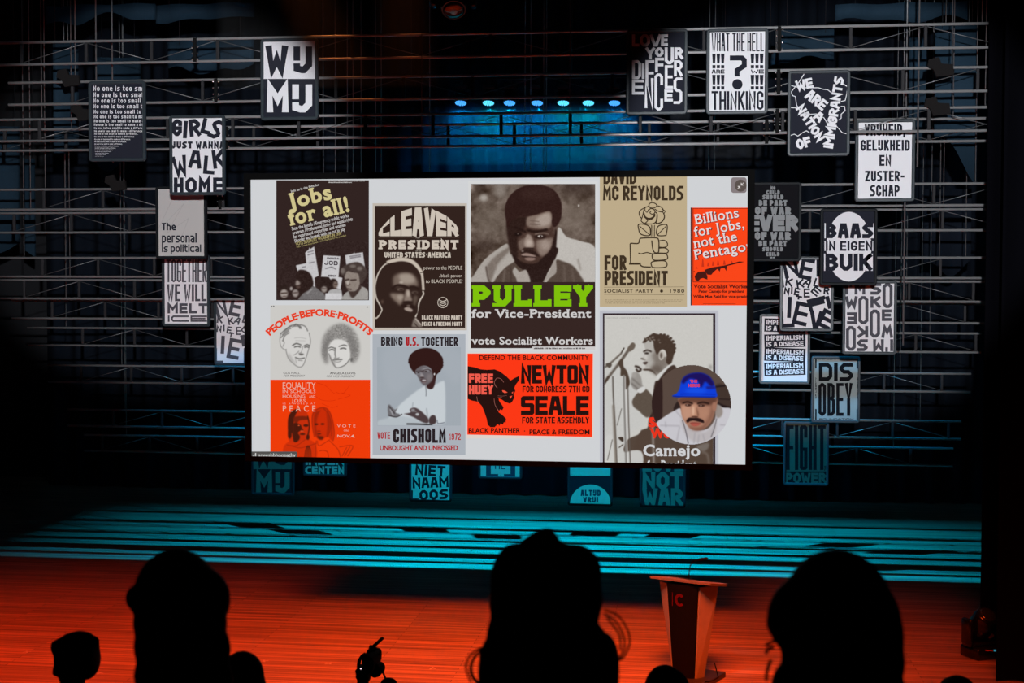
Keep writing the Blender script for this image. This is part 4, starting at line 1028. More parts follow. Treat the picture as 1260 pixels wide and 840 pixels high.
# (b) People before profits
pic = picture((332.6, 375.3, 455.3, 467), (203, 201, 197)); pic['label'] = 'pale campaign picture with two pencil-drawn heads under arched red words'
pt = Paint(334, 392, 454, 456, (203, 201, 197), 2, (328, 370), 8.4)
def ln(p, w=7, a=.8, c=(92, 90, 88)): pt.line(p, w, c, .35, a)
pt.poly([(150, 330), (240, 250), (330, 235), (400, 260), (440, 330), (455, 420), (435, 500), (400, 620), (360, 680), (300, 670), (230, 600), (200, 520), (160, 480), (140, 420)], (209, 207, 204), .6)
for p in ([(150, 340), (190, 300), (260, 260)], [(165, 350), (220, 300), (250, 285)], [(180, 320), (240, 262), (300, 245)], [(150, 380), (180, 350), (230, 310)], [(170, 410), (190, 360), (235, 330)], [(270, 270), (310, 245), (350, 275)], [(300, 240), (340, 250), (360, 285)], [(350, 245), (400, 265), (425, 310)], [(290, 262), (330, 262), (345, 285)]): ln(p, 13, .65)
ln([(150, 330), (138, 400), (150, 470), (190, 505), (205, 500)], 8, .6); ln([(200, 505), (225, 590), (280, 650), (330, 682), (375, 670), (405, 600), (435, 500), (455, 420), (440, 330)], 9, .6); ln([(165, 410), (185, 430), (170, 470)], 10, .5)
ln([(270, 460), (310, 440), (355, 455)], 14, .85); ln([(390, 465), (420, 452), (445, 465)], 14, .85); ln([(290, 478), (320, 470), (350, 478)], 13, .9); ln([(395, 480), (415, 475), (435, 480)], 13, .9)
ln([(375, 470), (360, 530), (330, 540)], 7, .6); pt.ell(360, 552, 26, 10, (84, 80, 78), .6, .9); ln([(335, 520), (300, 550), (280, 560)], 8, .55); ln([(300, 585), (340, 598), (390, 590)], 14, .8); ln([(330, 615), (370, 618)], 8, .6); ln([(300, 600), (310, 640)], 7, .4)
pt.poly([(230, 540), (270, 600), (310, 660), (260, 630), (225, 580)], (150, 147, 144), 1.4, .6); ln([(290, 385), (350, 380), (410, 392)], 6, .3); ln([(300, 410), (400, 412)], 6, .25)
pt.poly([(600, 640), (570, 560), (568, 480), (580, 390), (630, 300), (700, 250), (780, 235), (870, 270), (930, 350), (960, 450), (960, 540), (930, 620), (880, 640), (860, 560), (850, 470), (800, 410), (740, 400), (680, 415), (640, 470), (630, 560), (640, 640)], (140, 137, 134), 1.6, .95)
pt.noise(9, .5, 5, pt._blur(pt._mask(smooth(pt.P([(600, 640), (570, 480), (630, 300), (780, 235), (930, 350), (960, 540), (880, 640), (850, 470), (740, 400), (640, 470)]), 4)), 1))
pt.poly([(600, 560), (590, 480), (620, 400), (680, 360), (640, 480), (640, 600)], (112, 109, 107), 2.0, .7); pt.poly([(800, 300), (900, 380), (930, 500), (900, 600), (870, 500), (840, 400)], (116, 113, 111), 2.0, .6)
pt.poly([(640, 480), (690, 410), (760, 400), (830, 430), (860, 520), (860, 590), (820, 650), (750, 688), (710, 670), (660, 610), (640, 560)], (214, 212, 209), .6)
ln([(645, 545), (670, 610), (710, 680), (755, 688), (820, 655), (860, 600)], 10, .75); pt.poly([(650, 560), (690, 620), (715, 672), (690, 660), (655, 600)], (130, 126, 124), 1.0, .7)
ln([(640, 490), (670, 478), (705, 490)], 12, .85); ln([(750, 470), (800, 455), (830, 465)], 12, .85); ln([(650, 510), (675, 502), (700, 510)], 14, .9); ln([(765, 495), (795, 488), (820, 496)], 14, .9)
ln([(712, 490), (708, 545), (715, 580)], 16, .6); ln([(700, 590), (725, 595), (750, 588)], 10, .7); ln([(690, 612), (730, 608), (780, 605)], 14, .8); ln([(700, 628), (740, 632), (770, 622)], 8, .6); pt.ell(878, 610, 12, 22, (90, 88, 86), .6, .8)
pt.build('drawing', pic, 0.0040)
def arcwarp(xa, xb, ytop, R, y_base):
    cx = (xa+xb)/2
    def f(x, y):
        a = (x-cx)/R; r = R+(y_base-y); return (cx+r*math.sin(a), y_base+R-r*math.cos(a))
    return f
arc = setline('PEOPLE\u00b7BEFORE\u00b7PROFITS', 326, 380, 460.5, 388.8, .045, 0, warp=arcwarp(326, 460.5, 0, 88, 388.8))
nm = setline('GUS HALL', 348.8, 457.2, 369, 460, .0) + setline('FOR PRESIDENT', 349, 461, 375.5, 463.4, .0, 0, 0, 0, .25) + setline('ANGELA DAVIS', 406, 457.5, 437.5, 460.3, .01) + setline('FOR VICE PRESIDENT', 402, 461.6, 437.5, 464, .0, 0, 0, 0, .25)
pins = [ellipse(334.5, 377.0, 1.1, .9, 10), ellipse(337, 376.6, .9, .8, 10), ellipse(452, 377.6, 1.3, .8, 10)]
shapes('lettering', pic, 0.0060, [((228, 62, 34), arc), ((70, 66, 66), nm), ((110, 110, 112), pins)])

# (c) Equality
OR = (238, 60, 10)
pic = picture((332.6, 467, 455.6, 580), OR); pic['label'] = 'orange red campaign picture with two girls and white capitals'
pt = Paint(346, 500, 438, 563.5, OR, 2, (328, 462), 8.0)
D1, D2 = (74, 26, 14), (150, 36, 12)
pt.poly([(160, 750), (180, 680), (260, 630), (380, 620), (480, 670), (470, 830), (150, 830)], (206, 48, 10), .5)
pt.poly([(220, 640), (210, 520), (215, 420), (250, 350), (320, 325), (390, 350), (420, 440), (425, 600), (395, 630), (290, 655)], (196, 46, 12), .5)
pt.poly([(215, 600), (212, 430), (250, 350), (310, 330), (280, 400), (265, 500), (275, 580), (310, 640), (270, 650), (250, 560), (230, 600)], D1, .5)
pt.poly([(260, 420), (300, 400), (390, 400), (410, 430), (330, 440), (290, 470)], (110, 32, 14), .6, .9); pt.poly([(265, 470), (330, 480), (345, 530), (310, 560), (330, 600), (310, 640), (270, 590)], D1, .5)
pt.ell(310, 495, 32, 14, D1, .4); pt.ell(388, 490, 26, 13, D1, .4); pt.ell(318, 490, 10, 5, (220, 90, 50), .3); pt.poly([(340, 500), (365, 540), (345, 550)], (90, 28, 14), .5); pt.ell(355, 575, 28, 9, D1, .5); pt.ell(350, 545, 18, 6, (226, 80, 40), .4)
pt.line([(405, 400), (422, 500), (400, 620)], 12, D1, .5); pt.ell(408, 606, 16, 26, D1, .6); pt.ell(230, 580, 18, 40, D1, .6)
pt.poly([(455, 520), (445, 420), (460, 350), (520, 315), (600, 325), (650, 420), (665, 540), (650, 640), (600, 600), (540, 630), (480, 600)], (200, 44, 8), .5)
for p in ([(470, 600), (450, 480), (460, 370), (530, 318), (600, 330), (645, 420), (668, 560), (655, 640)], [(480, 590), (475, 480), (480, 400), (530, 345)], [(600, 340), (625, 430), (630, 520), (600, 600)], [(560, 320), (610, 380), (640, 480), (640, 590)]): pt.line(p, 9, D2, .4, .8)
pt.poly([(470, 380), (520, 350), (500, 420), (490, 520), (520, 600), (480, 570)], D2, .8, .8); pt.poly([(590, 350), (625, 450), (620, 540), (590, 610), (600, 480)], D2, .8, .8)
pt.ell(490, 478, 20, 9, D1, .4); pt.ell(552, 476, 20, 9, D1, .4); pt.ell(516, 545, 18, 7, D2, .5); pt.ell(520, 572, 20, 7, D1, .5, .8); pt.poly([(500, 595), (560, 600), (550, 630), (515, 625)], D1, .8, .8)
for p in ([(200, 680), (290, 690), (380, 630)], [(250, 690), (340, 710), (490, 665)], [(500, 640), (520, 690), (620, 630)], [(620, 640), (700, 720), (730, 800)], [(490, 640), (480, 800)], [(525, 740), (560, 735), (600, 750), (610, 800)], [(720, 700), (850, 690), (800, 790)], [(770, 790), (820, 700)], [(745, 790), (790, 705)]): pt.line(p, 7, D2, .4, .8)
for k in range(6): pt.line([(375+k*13, 800), (385+k*10, 730), (400+k*4, 690)], 6, D1, .35, .85)
pt.build('portrait', pic, 0.0040)
lt = setline('EQUALITY', 348, 470.3, 388.5, 478, .0) + setline('IN SCHOOLS', 348, 479.3, 388.3, 483.3, .0, space=1.15) + setline('HOUSING', 348, 485.5, 375.5, 489.2, .0) + setline('AND', 380.5, 486.2, 388, 489.2) + setline('JOBS', 359, 490.7, 376, 494.8, .0, space=1.2) + setline('IS A WORLD AT', 348.2, 495.4, 388, 497.2, .0, space=1.8) + setline('PEACE', 348.2, 498.7, 388.2, 506, .0, space=1.7)
lt += setline('VOTE', 415, 522, 437.5, 525.5, .0, space=1.6) + setline('ON', 423, 528.3, 428.5, 530.5) + setline('NOV.4.', 415.3, 534.5, 437, 538, .01)
dove = [q for p in ([(390, 471), (400, 474), (409, 482), (412, 484)], [(388, 487), (396, 492), (407, 493), (413, 492)], [(413, 482), (422, 484), (430, 474)], [(420, 483), (431, 486), (424, 489), (416, 491)], [(396, 496), (408, 501), (416, 499)]) for q in outline_ring(p, .45)]
shapes('lettering', pic, 0.0060, [((206, 40, 6), dove), ((226, 178, 160), lt)])

# (d) Cleaver
pic = picture((458.5, 250, 574.6, 406.3), (192, 183, 172), extra=[((50, 35, 30), [rect(461.3, 253, 572.4, 403.2)])]); pic['label'] = 'dark brown campaign picture with a dome of cream letters and an outlined head'
B = (50, 35, 30)
pt = Paint(462, 315, 526, 402.8, B, 2.2, (458, 305), 8.4)
pt.line([(15, 700), (45, 725), (100, 650), (85, 600), (45, 520), (30, 430), (35, 360), (60, 270), (110, 190), (170, 150)], 14, (200, 190, 178), .3)
pt.line([(165, 150), (250, 122), (330, 118), (410, 140), (470, 195), (505, 250)], 40, (198, 186, 172), .5)
pt.line([(505, 250), (528, 340), (525, 440), (530, 480), (490, 550), (470, 640), (450, 710)], 16, (198, 188, 176), .3); pt.line([(515, 260), (530, 430)], 26, (192, 180, 168), .4)
pt.poly([(48, 400), (66, 300), (120, 200), (200, 152), (270, 158), (330, 148), (400, 165), (450, 200), (495, 270), (505, 400), (500, 480), (470, 540), (440, 700), (110, 700), (110, 630), (60, 500)], B, .4)
pt.line([(145, 155), (170, 160)], 10, B, .2); pt.line([(500, 255), (540, 250)], 7, B, .2); pt.line([(500, 437), (545, 440)], 8, B, .2)
pt.poly([(225, 290), (290, 258), (380, 258), (440, 290), (472, 350), (470, 400), (420, 385), (370, 395), (300, 385), (230, 400), (215, 350)], (118, 102, 92), 1.6)
pt.poly([(280, 280), (370, 265), (420, 290), (440, 350), (360, 370), (300, 350)], (160, 146, 134), 1.6); pt.ell(300, 355, 22, 10, (186, 174, 162), .8)
pt.line([(210, 415), (260, 385), (330, 395), (365, 410)], 24, (44, 29, 25), .6); pt.line([(395, 405), (440, 405), (480, 425)], 22, (44, 29, 25), .6)
pt.poly([(190, 470), (260, 470), (330, 480), (320, 540), (290, 590), (250, 560), (200, 510)], (128, 112, 101), 1.4); pt.poly([(260, 490), (320, 490), (300, 540), (270, 530)], (160, 146, 134), 1.2)
pt.ell(292, 428, 36, 14, (104, 88, 79), .7); pt.ell(300, 432, 22, 8, (52, 36, 31), .5); pt.ell(440, 460, 34, 14, (92, 77, 69), .7); pt.ell(445, 462, 20, 8, (48, 33, 28), .5)
pt.poly([(350, 430), (385, 440), (400, 500), (415, 540), (380, 560), (330, 550), (335, 500)], (134, 118, 108), 1.0); pt.ell(372, 470, 14, 36, (176, 162, 150), .8); pt.ell(370, 560, 50, 14, (44, 30, 26), .7); pt.poly([(430, 500), (470, 500), (460, 560), (430, 600)], (90, 75, 66), 1.2)
pt.poly([(300, 590), (370, 575), (440, 600), (430, 630), (330, 620)], (44, 29, 25), .7); pt.poly([(330, 625), (370, 610), (415, 635), (410, 658), (360, 650)], (164, 148, 138), .6); pt.ell(375, 596, 20, 8, (116, 100, 92), .6); pt.ell(105, 555, 12, 20, (92, 72, 62), 1.0)
pt.poly([(410, 800), (440, 720), (490, 770), (520, 815), (420, 815)], (120, 108, 99), .8); pt.line([(450, 730), (500, 790)], 12, (190, 178, 168), .5); pt.line([(440, 780), (470, 815)], 10, (60, 45, 40), .4)
pt.build('portrait', pic, 0.0040)
CR = (203, 192, 179)
def dome(x, y):
    u = (x-516.6)/50.5; top = 290.5-35.5*max(0.0, 1-u*u*0.93)**0.72; k = (290.5-y)/20.0
    return (x, 290.5-k*(290.5-top))
dm = [[dome(x, y) for x, y in q] for q in word('CLEAVER', 466, 270.5, 564, 290.5, 5.2, .9, 1.0)]
lt = slabword('PRESIDENT', 465.8, 295.3, 564.8, 306.5, 3.3, 1.9, .9, .7) + word('UNITED STATES', 473.2, 310.2, 523, 316.8, 1.45, .55) + setline('of', 524.2, 311, 526.2, 314, 0) + word('AMERICA', 526.8, 310.2, 554.8, 316.8, 1.45, .55) + setline('FOR', 512.0, 292.0, 517, 293.2) + setline('of the', 511.5, 308, 518.5, 309.3)
lt += setline('power to the PEOPLE', 521.3, 327, 569, 331.5, .0) + setline('..black power', 540.5, 337, 568.5, 341, .0) + setline('to BLACK PEOPLE!', 524, 343.6, 569, 348, .0) + word('BLACK PANTHER PARTY', 519.2, 388.0, 569, 393, 1.15, .5) + word('PEACE & FREEDOM PARTY', 519.2, 395.8, 569, 400.8, 1.15, .45)
lt += stroke(ellipse(545, 372, 6.2, 6.4, 24), .7, True)
for k in range(4): lt += outline_ring([(540+k*.4, 368.5+k*2.6), (545, 370.6+k*2.6), (550-k*.4, 368.5+k*2.6)], .9)
shapes('lettering', pic, 0.0060, [(CR, dm+lt), ((112, 96, 84), line([(466, 291.8), (511, 291.8)], .5)+line([(518, 291.8), (565, 291.8)], .5))])

# (e) Chisholm
CB = (170, 176, 184)
pic = picture((458.5, 411, 572.8, 559.6), CB, extra=[((159, 167, 175), [rect(464, 427, 567, 523.4)])]); pic['label'] = 'grey blue campaign picture of a woman in white with an afro'
pt = Paint(464.4, 427.4, 566.6, 523, (160, 168, 176), 2, (460, 425), 8.4)
pt.poly([(100, 60), (500, 30), (880, 60), (860, 400), (600, 200), (200, 500)], (166, 173, 181), 3, .6)
WH = (196, 203, 208)
pt.poly([(150, 760), (240, 640), (400, 500), (540, 410), (640, 400), (700, 370), (735, 400), (740, 760), (720, 810), (640, 815), (400, 800), (150, 815)], WH, .8)
pt.poly([(40, 820), (60, 770), (300, 730), (520, 790), (520, 830), (40, 830)], (178, 186, 192), 1.0)
pt.line([(535, 410), (542, 480), (540, 520)], 9, (120, 124, 130), .4); pt.line([(545, 650), (560, 760)], 8, (140, 146, 152), .6); pt.line([(405, 590), (400, 640)], 8, (150, 156, 162), .5)
pt.poly([(450, 300), (600, 270), (640, 330), (620, 430), (580, 452), (545, 430), (540, 400)], (58, 34, 34), .5)
pt.poly([(430, 250), (470, 215), (530, 210), (590, 250), (615, 300), (600, 360), (560, 400), (520, 412), (485, 380), (460, 330)], (104, 98, 102), .6)
HR = (50, 26, 24); rnd = random.Random(4)
pt.poly([(365, 180), (365, 120), (410, 70), (490, 38), (580, 30), (650, 60), (700, 120), (708, 190), (690, 260), (650, 300), (635, 350), (612, 300), (590, 240), (530, 208), (470, 220), (430, 260), (440, 300), (400, 260), (375, 220)], HR, .4)
for k in range(40):
    a = math.radians(180+k*6); pt.ell(537+168*math.cos(a), 175+140*math.sin(a), 13+6*rnd.random(), 12, HR, .3)
pt.poly([(500, 240), (560, 235), (580, 260), (520, 262)], (150, 148, 152), 1.0); pt.ell(462, 280, 26, 24, (120, 118, 124), .5); pt.line([(435, 265), (480, 262), (520, 268)], 7, (60, 46, 48), .4); pt.line([(505, 258), (560, 246), (590, 262)], 8, (60, 46, 48), .4)
pt.ell(462, 280, 12, 6, (48, 34, 34), .4); pt.ell(540, 268, 14, 7, (48, 34, 34), .4); pt.poly([(490, 280), (520, 320), (480, 325)], (146, 140, 143), .6); pt.ell(500, 330, 24, 7, (64, 48, 48), .5); pt.poly([(485, 345), (550, 350), (530, 380), (495, 375)], (70, 50, 52), .5); pt.ell(520, 358, 24, 8, (190, 188, 190), .5); pt.ell(520, 380, 22, 8, (124, 108, 110), .6); pt.poly([(550, 300), (600, 300), (590, 360), (555, 370)], (128, 120, 122), 1.4, .8)
pt.ell(627, 295, 7, 12, (220, 222, 224), .3)
pt.poly([(145, 625), (165, 610), (215, 660), (250, 640), (225, 690), (270, 710), (230, 735), (160, 728), (145, 690)], (110, 108, 112), .5); pt.line([(160, 630), (215, 700)], 9, (60, 54, 56), .4); pt.line([(150, 720), (230, 738), (290, 710)], 10, (50, 44, 46), .4); pt.line([(170, 660), (200, 720)], 10, (170, 170, 174), .5)
pt.poly([(310, 705), (380, 690), (370, 660), (420, 640), (480, 670), (560, 750), (560, 800), (500, 790), (420, 745), (340, 712)], (76, 62, 64), .5); pt.ell(450, 710, 18, 14, (180, 182, 184), .5); pt.line([(390, 680), (440, 680)], 8, (150, 148, 150), .5); pt.ell(405, 665, 22, 12, (140, 138, 142), .6)
pt.poly([(570, 760), (600, 720), (638, 730), (640, 800), (580, 810)], (70, 56, 58), .5); pt.line([(345, 810), (470, 812), (600, 822)], 16, (44, 40, 42), .4); pt.line([(655, 770), (665, 805), (730, 795)], 8, (96, 100, 112), .4)
pt.build('portrait', pic, 0.0040)
DB, RD = (40, 32, 36), (170, 34, 40)
lt = word('BRING', 469, 414.3, 495.5, 425.3, 2.1, .9); lr = word('U.S.', 499.5, 414.3, 515, 425.3, 2.1, .9); lt += word('TOGETHER', 518.3, 414.5, 563.5, 425.5, 2.1, .9) + word('CHISHOLM', 483.8, 526.8, 548.8, 544.5, 3.5, 1.2)
lr += word('VOTE', 464.5, 531.4, 480.2, 539.7, 1.3, .7) + word('1972', 553, 533, 567, 541, 1.2, .7) + setline('UNBOUGHT AND UNBOSSED', 467.6, 547.6, 563.5, 554, .035)
shapes('lettering', pic, 0.0060, [(DB, lt), (RD, lr)])

# (f) Pulley
PB = (54, 38, 35)
pic = picture((576.2, 223, 735.3, 431.5), (212, 213, 213), extra=[(PB, [rect(579.3, 226.3, 732.4, 428.2)])]); pic['label'] = 'tall dark campaign picture of a man above green and white serif words'
pt = Paint(579.5, 226.6, 732.2, 346.8, (92, 78, 69), 2, (575, 220), 6.4625)
pt.noise(9, 6, 1); pt.noise(10, 3, 2); pt.noise(5, 1.2, 3)
pt.ell(180, 330, 140, 120, (122, 110, 100), 6, .6); pt.ell(850, 300, 150, 120, (124, 111, 101), 6, .6); pt.ell(130, 530, 90, 40, (60, 46, 40), 4, .7); pt.ell(880, 80, 160, 50, (64, 50, 44), 5, .7); pt.ell(100, 70, 60, 40, (60, 46, 40), 4, .6)
pt.ell(130, 150, 36, 30, (168, 160, 152), 1.8); pt.ell(265, 95, 55, 60, (140, 130, 122), 3, .9); pt.ell(390, 60, 40, 30, (126, 115, 106), 3, .7); pt.ell(886, 212, 7, 9, (190, 182, 176), .4)
SH = (168, 161, 154)
pt.poly([(30, 830), (50, 770), (100, 690), (150, 630), (240, 560), (320, 515), (340, 590), (380, 700), (480, 800), (500, 830)], SH, .5)
pt.poly([(715, 410), (740, 392), (790, 460), (900, 495), (1020, 555), (1020, 830), (600, 830), (640, 740), (695, 600)], (188, 183, 177), .5)
pt.poly([(150, 700), (230, 610), (300, 560), (335, 540), (330, 580), (240, 680), (200, 790), (170, 820), (160, 750)], (122, 111, 103), 1.2); pt.line([(150, 700), (165, 790), (190, 830)], 12, (95, 83, 76), .6); pt.line([(230, 720), (200, 640)], 10, (132, 120, 112), .8)
pt.poly([(222, 800), (300, 700), (372, 645), (385, 690), (360, 740), (400, 830), (230, 830)], (84, 70, 62), .6); pt.line([(300, 720), (285, 820)], 12, (110, 97, 89), 1); pt.line([(345, 700), (350, 820)], 9, (66, 52, 46), .8)
pt.poly([(216, 790), (245, 710), (350, 598), (378, 650), (300, 705)], (172, 165, 158), .5)
pt.poly([(705, 645), (760, 655), (840, 690), (900, 770), (908, 830), (640, 830), (700, 740)], (84, 70, 62), .8); pt.line([(770, 690), (775, 830)], 14, (104, 90, 82), 1.2); pt.line([(830, 710), (850, 830)], 14, (100, 86, 78), 1.2); pt.line([(880, 640), (900, 720)], 14, (150, 142, 135), 1.0)
pt.poly([(385, 640), (700, 540), (698, 640), (640, 740), (600, 830), (500, 830), (470, 750)], (44, 29, 26), .5)
pt.poly([(395, 760), (440, 730), (472, 728), (500, 830), (405, 830)], (166, 157, 150), .6); pt.poly([(600, 825), (650, 740), (695, 640), (708, 740), (660, 780)], (158, 149, 142), .6)
pt.poly([(322, 300), (335, 480), (350, 570), (390, 650), (440, 690), (540, 690), (620, 640), (680, 560), (710, 440), (700, 340), (660, 240), (500, 280), (400, 300)], (72, 52, 45), .6)
pt.poly([(318, 340), (420, 300), (480, 310), (450, 400), (400, 470), (405, 560), (390, 640), (345, 570), (322, 480)], (46, 30, 26), 1.2)
pt.poly([(478, 305), (560, 285), (650, 258), (672, 300), (664, 380), (610, 398), (530, 392), (475, 372)], (128, 110, 100), 1.0); pt.poly([(560, 305), (650, 272), (660, 350), (590, 378), (540, 350)], (166, 151, 141), 1.4)
pt.line([(500, 330), (570, 340)], 8, (105, 88, 79), .6); pt.line([(500, 360), (580, 362)], 8, (100, 83, 75), .6)
pt.poly([(555, 490), (640, 475), (678, 470), (672, 530), (640, 590), (590, 615), (552, 560)], (132, 114, 104), 1.4); pt.ell(620, 525, 38, 40, (158, 141, 131), 2.0); pt.poly([(690, 300), (715, 330), (712, 420), (690, 440)], (92, 74, 66), 1.0)
pt.poly([(408, 500), (462, 470), (455, 545), (420, 565)], (116, 98, 89), 1.2); pt.poly([(468, 450), (500, 445), (528, 500), (530, 540), (490, 556), (452, 530)], (150, 132, 122), 1.0); pt.ell(490, 510, 24, 26, (182, 166, 155), 1.4)
pt.line([(480, 408), (550, 420), (630, 405)], 22, (42, 27, 23), .6); pt.line([(380, 385), (420, 400), (460, 420)], 20, (40, 25, 22), .6); pt.ell(580, 460, 50, 17, (46, 30, 26), .7); pt.ell(580, 456, 20, 9, (196, 187, 180), .4); pt.ell(584, 458, 8, 9, (40, 26, 23), .3); pt.line([(540, 440), (600, 430), (645, 440)], 9, (120, 102, 93), .6); pt.ell(405, 440, 30, 14, (32, 20, 18), .7); pt.ell(404, 437, 7, 4, (120, 106, 98), .4)
pt.ell(488, 555, 46, 9, (48, 32, 28), .6); pt.poly([(425, 580), (470, 562), (530, 572), (575, 615), (545, 612), (480, 588), (440, 598)], (46, 30, 26), .6)
pt.poly([(430, 600), (470, 590), (530, 606), (545, 620), (480, 618), (440, 612)], (150, 127, 118), .6); pt.line([(435, 616), (490, 620), (545, 626)], 8, (40, 24, 22), .4); pt.poly([(455, 632), (500, 624), (545, 632), (520, 650), (480, 650)], (138, 113, 104), .6); pt.ell(440, 575, 10, 5, (150, 134, 126), .5)
pt.poly([(345, 575), (395, 630), (455, 668), (540, 672), (600, 625), (660, 565), (690, 470), (700, 400), (712, 430), (705, 560), (690, 640), (600, 705), (520, 725), (440, 712), (385, 665)], (42, 27, 24), .7)
pt.poly([(300, 270), (305, 200), (350, 120), (430, 65), (520, 48), (620, 55), (700, 100), (745, 180), (750, 270), (735, 340), (695, 385), (672, 350), (676, 290), (655, 256), (600, 264), (540, 284), (470, 300), (420, 298), (375, 320), (340, 350), (320, 390), (310, 340)], (49, 30, 27), .5)
pt.ell(560, 120, 140, 50, (60, 40, 36), 3, .7); pt.noise(2.2, .4, 9)
pt.build('portrait', pic, 0.0040)
gr = slabword('PULLEY', 580.5, 351.0, 729.8, 376.8, 7.4, 4.0, 1.5, 1.0)
lt = setline('for Vice-President', 580.3, 380.2, 727.5, 390.8, .022, .045, space=1.06) + setline('vote Socialist Workers', 580, 414.2, 729.5, 423.8, .022, .045, space=1.06) + [rect(655, 426.2, 732.4, 430.5)]
shapes('lettering', pic, 0.0060, [((127, 192, 12), gr), (TXW, lt), ((60, 50, 50), ticks(657, 427.5, 720, 429.3, 5))])

# (g) panther
NR, BK = (252, 56, 22), (38, 18, 15)
pic = picture((574.6, 433.8, 730.6, 539.2), (222, 208, 200), extra=[(NR, [[(575.4, 434.8), (729.6, 434.8), (728.7, 537.4), (575, 534.5)]])]); pic['label'] = 'red campaign picture with a prowling black cat'
pz = lambda pts: [(572+x/7.64, 430+y/7.64) for x, y in pts]
cat = pz([(27, 155), (90, 165), (150, 185), (210, 190), (280, 185), (330, 205), (390, 250), (430, 290), (470, 265), (510, 248), (508, 290), (478, 330), (466, 360), (475, 390), (458, 420), (466, 450), (445, 490), (425, 508), (385, 495), (345, 468), (318, 458), (322, 480), (350, 520), (365, 545), (352, 570), (335, 560), (320, 578), (305, 560), (320, 590), (355, 615), (388, 650), (382, 690), (370, 680), (355, 705), (340, 690), (325, 715), (310, 700), (280, 728), (240, 728), (215, 705), (205, 650), (185, 590), (160, 530), (125, 490), (70, 480), (27, 462)])
catm = pz([(320, 470), (345, 472), (385, 498), (372, 512), (335, 500)])
lines_ = [q for p in ([(280, 300), (300, 268), (340, 275), (366, 308)], [(276, 300), (285, 335), (306, 360)], [(275, 460), (285, 520), (318, 575)], [(112, 440), (120, 480), (132, 500)]) for q in outline_ring(pz(p), .55)]
eye = [pz([(350, 380), (375, 385), (402, 402), (375, 408), (355, 396)]), pz([(440, 405), (455, 392), (452, 412)]), pz([(420, 440), (446, 432), (430, 462)])]
wh = [q for p in ([(310, 432), (350, 436), (395, 430)], [(310, 445), (350, 446)]) for q in outline_ring(pz(p), .3)]
cat2 = pz([(27, 155), (27, 462), (27, 300)])
shapes('emblem', pic, 0.0040, [(BK, [cat]), (NR, [catm]), ((150, 90, 82), lines_+wh), ((240, 84, 60), eye)])
lt = setline('DEFEND THE BLACK COMMUNITY', 589.8, 436.8, 725, 442.8, .02, space=1.05) + word('FOR CONGRESS 7TH CD', 643, 474.6, 725.5, 482.3, 1.45, .6) + word('FOR STATE ASSEMBLY', 642.5, 512.8, 724.8, 520.5, 1.45, .6)
lt += setline('BLACK PANTHER', 576.8, 526.3, 640, 532.6, .022) + setline('PEACE & FREEDOM', 651.5, 528.2, 725.5, 534.2, .022) + [ellipse(645.5, 530, .7, .7, 8)]
lt += word('NEWTON', 641, 449, 724.8, 471.8, 5.0, .8, .6) + word('SEALE', 641, 487, 724.5, 510.3, 5.4, 1.0, .6)
shapes('lettering', pic, 0.0060, [(BK, lt), ((240, 92, 76), word('FREE', 577, 459.5, 606.8, 470.9, 2.9, .8, .5) + word('HUEY', 577, 473.4, 606.8, 485, 2.9, .8, .5))])

# (h) rose and fist
BG, BR = (189, 171, 138), (62, 49, 35)
pic = picture((738, 200, 845.3, 377.3), BG); pic['label'] = 'beige campaign picture with a fist holding a rose'
rz = lambda pts: [(770+x/8.4, 235+y/8.4) for x, y in pts]
L = []
def ol(p, w=1.35, closed=False): L.extend(outline_ring(rz(p), w, closed))
ol([(240, 155), (245, 130), (275, 120), (310, 132), (320, 155), (290, 175), (255, 172)], 1.2, True)
ol([(240, 155), (190, 175), (145, 205), (140, 245), (165, 280), (180, 230), (188, 190)], 1.2); ol([(165, 280), (160, 310), (190, 332), (215, 320), (230, 300)], 1.2); ol([(205, 160), (198, 195), (220, 220), (235, 190)], 1.0); ol([(320, 150), (365, 165), (390, 200), (370, 215), (330, 205), (300, 185)], 1.2); ol([(370, 190), (405, 205), (395, 230), (380, 215)], 1.0)
ol([(188, 230), (200, 265), (240, 285), (285, 268), (300, 235)], 1.8); ol([(235, 200), (260, 180), (295, 195), (300, 225), (275, 240), (250, 225), (262, 205)], 1.2); ol([(390, 225), (400, 270), (370, 320), (315, 335), (320, 290), (325, 240)], 1.5); ol([(195, 330), (230, 340), (290, 335), (320, 300), (325, 240), (305, 215)], 1.3); ol([(190, 265), (225, 295), (270, 290), (305, 255)], 1.0)
ol([(132, 345), (200, 345), (245, 370), (255, 410), (250, 455), (200, 460), (150, 440), (135, 400)], 1.4, True); ol([(140, 360), (250, 455)], 1.1); ol([(425, 350), (420, 440), (405, 460), (325, 455), (322, 390), (350, 355)], 1.4, True); ol([(415, 365), (330, 450)], 1.1)
ol([(265, 350), (262, 470)], .9); ol([(298, 350), (298, 470)], .9); ol([(280, 355), (281, 470)], 1.6)
ol([(45, 545), (60, 540), (130, 540), (145, 495), (180, 485), (310, 483), (340, 510), (342, 600), (335, 635), (300, 635), (280, 600), (268, 510)], 1.5); ol([(45, 545), (50, 750)], 1.5); L.extend(stroke(rz([(45, 750), (145, 750)]), 2.6, False)); ol([(145, 755), (175, 780), (260, 785)], 1.6); ol([(130, 640), (160, 648), (220, 635), (275, 648), (340, 640)], 1.3)
ol([(345, 515), (400, 510), (430, 540), (425, 570), (395, 582), (345, 580)], 1.4); ol([(345, 590), (405, 588), (438, 612), (425, 640), (345, 640)], 1.4); ol([(285, 650), (400, 645), (432, 675), (415, 708), (300, 715), (275, 690)], 1.4, True); ol([(275, 730), (390, 720), (425, 745), (410, 785), (290, 790), (265, 765)], 1.4, True)
shapes('emblem', pic, 0.0040, [(BR, L)])
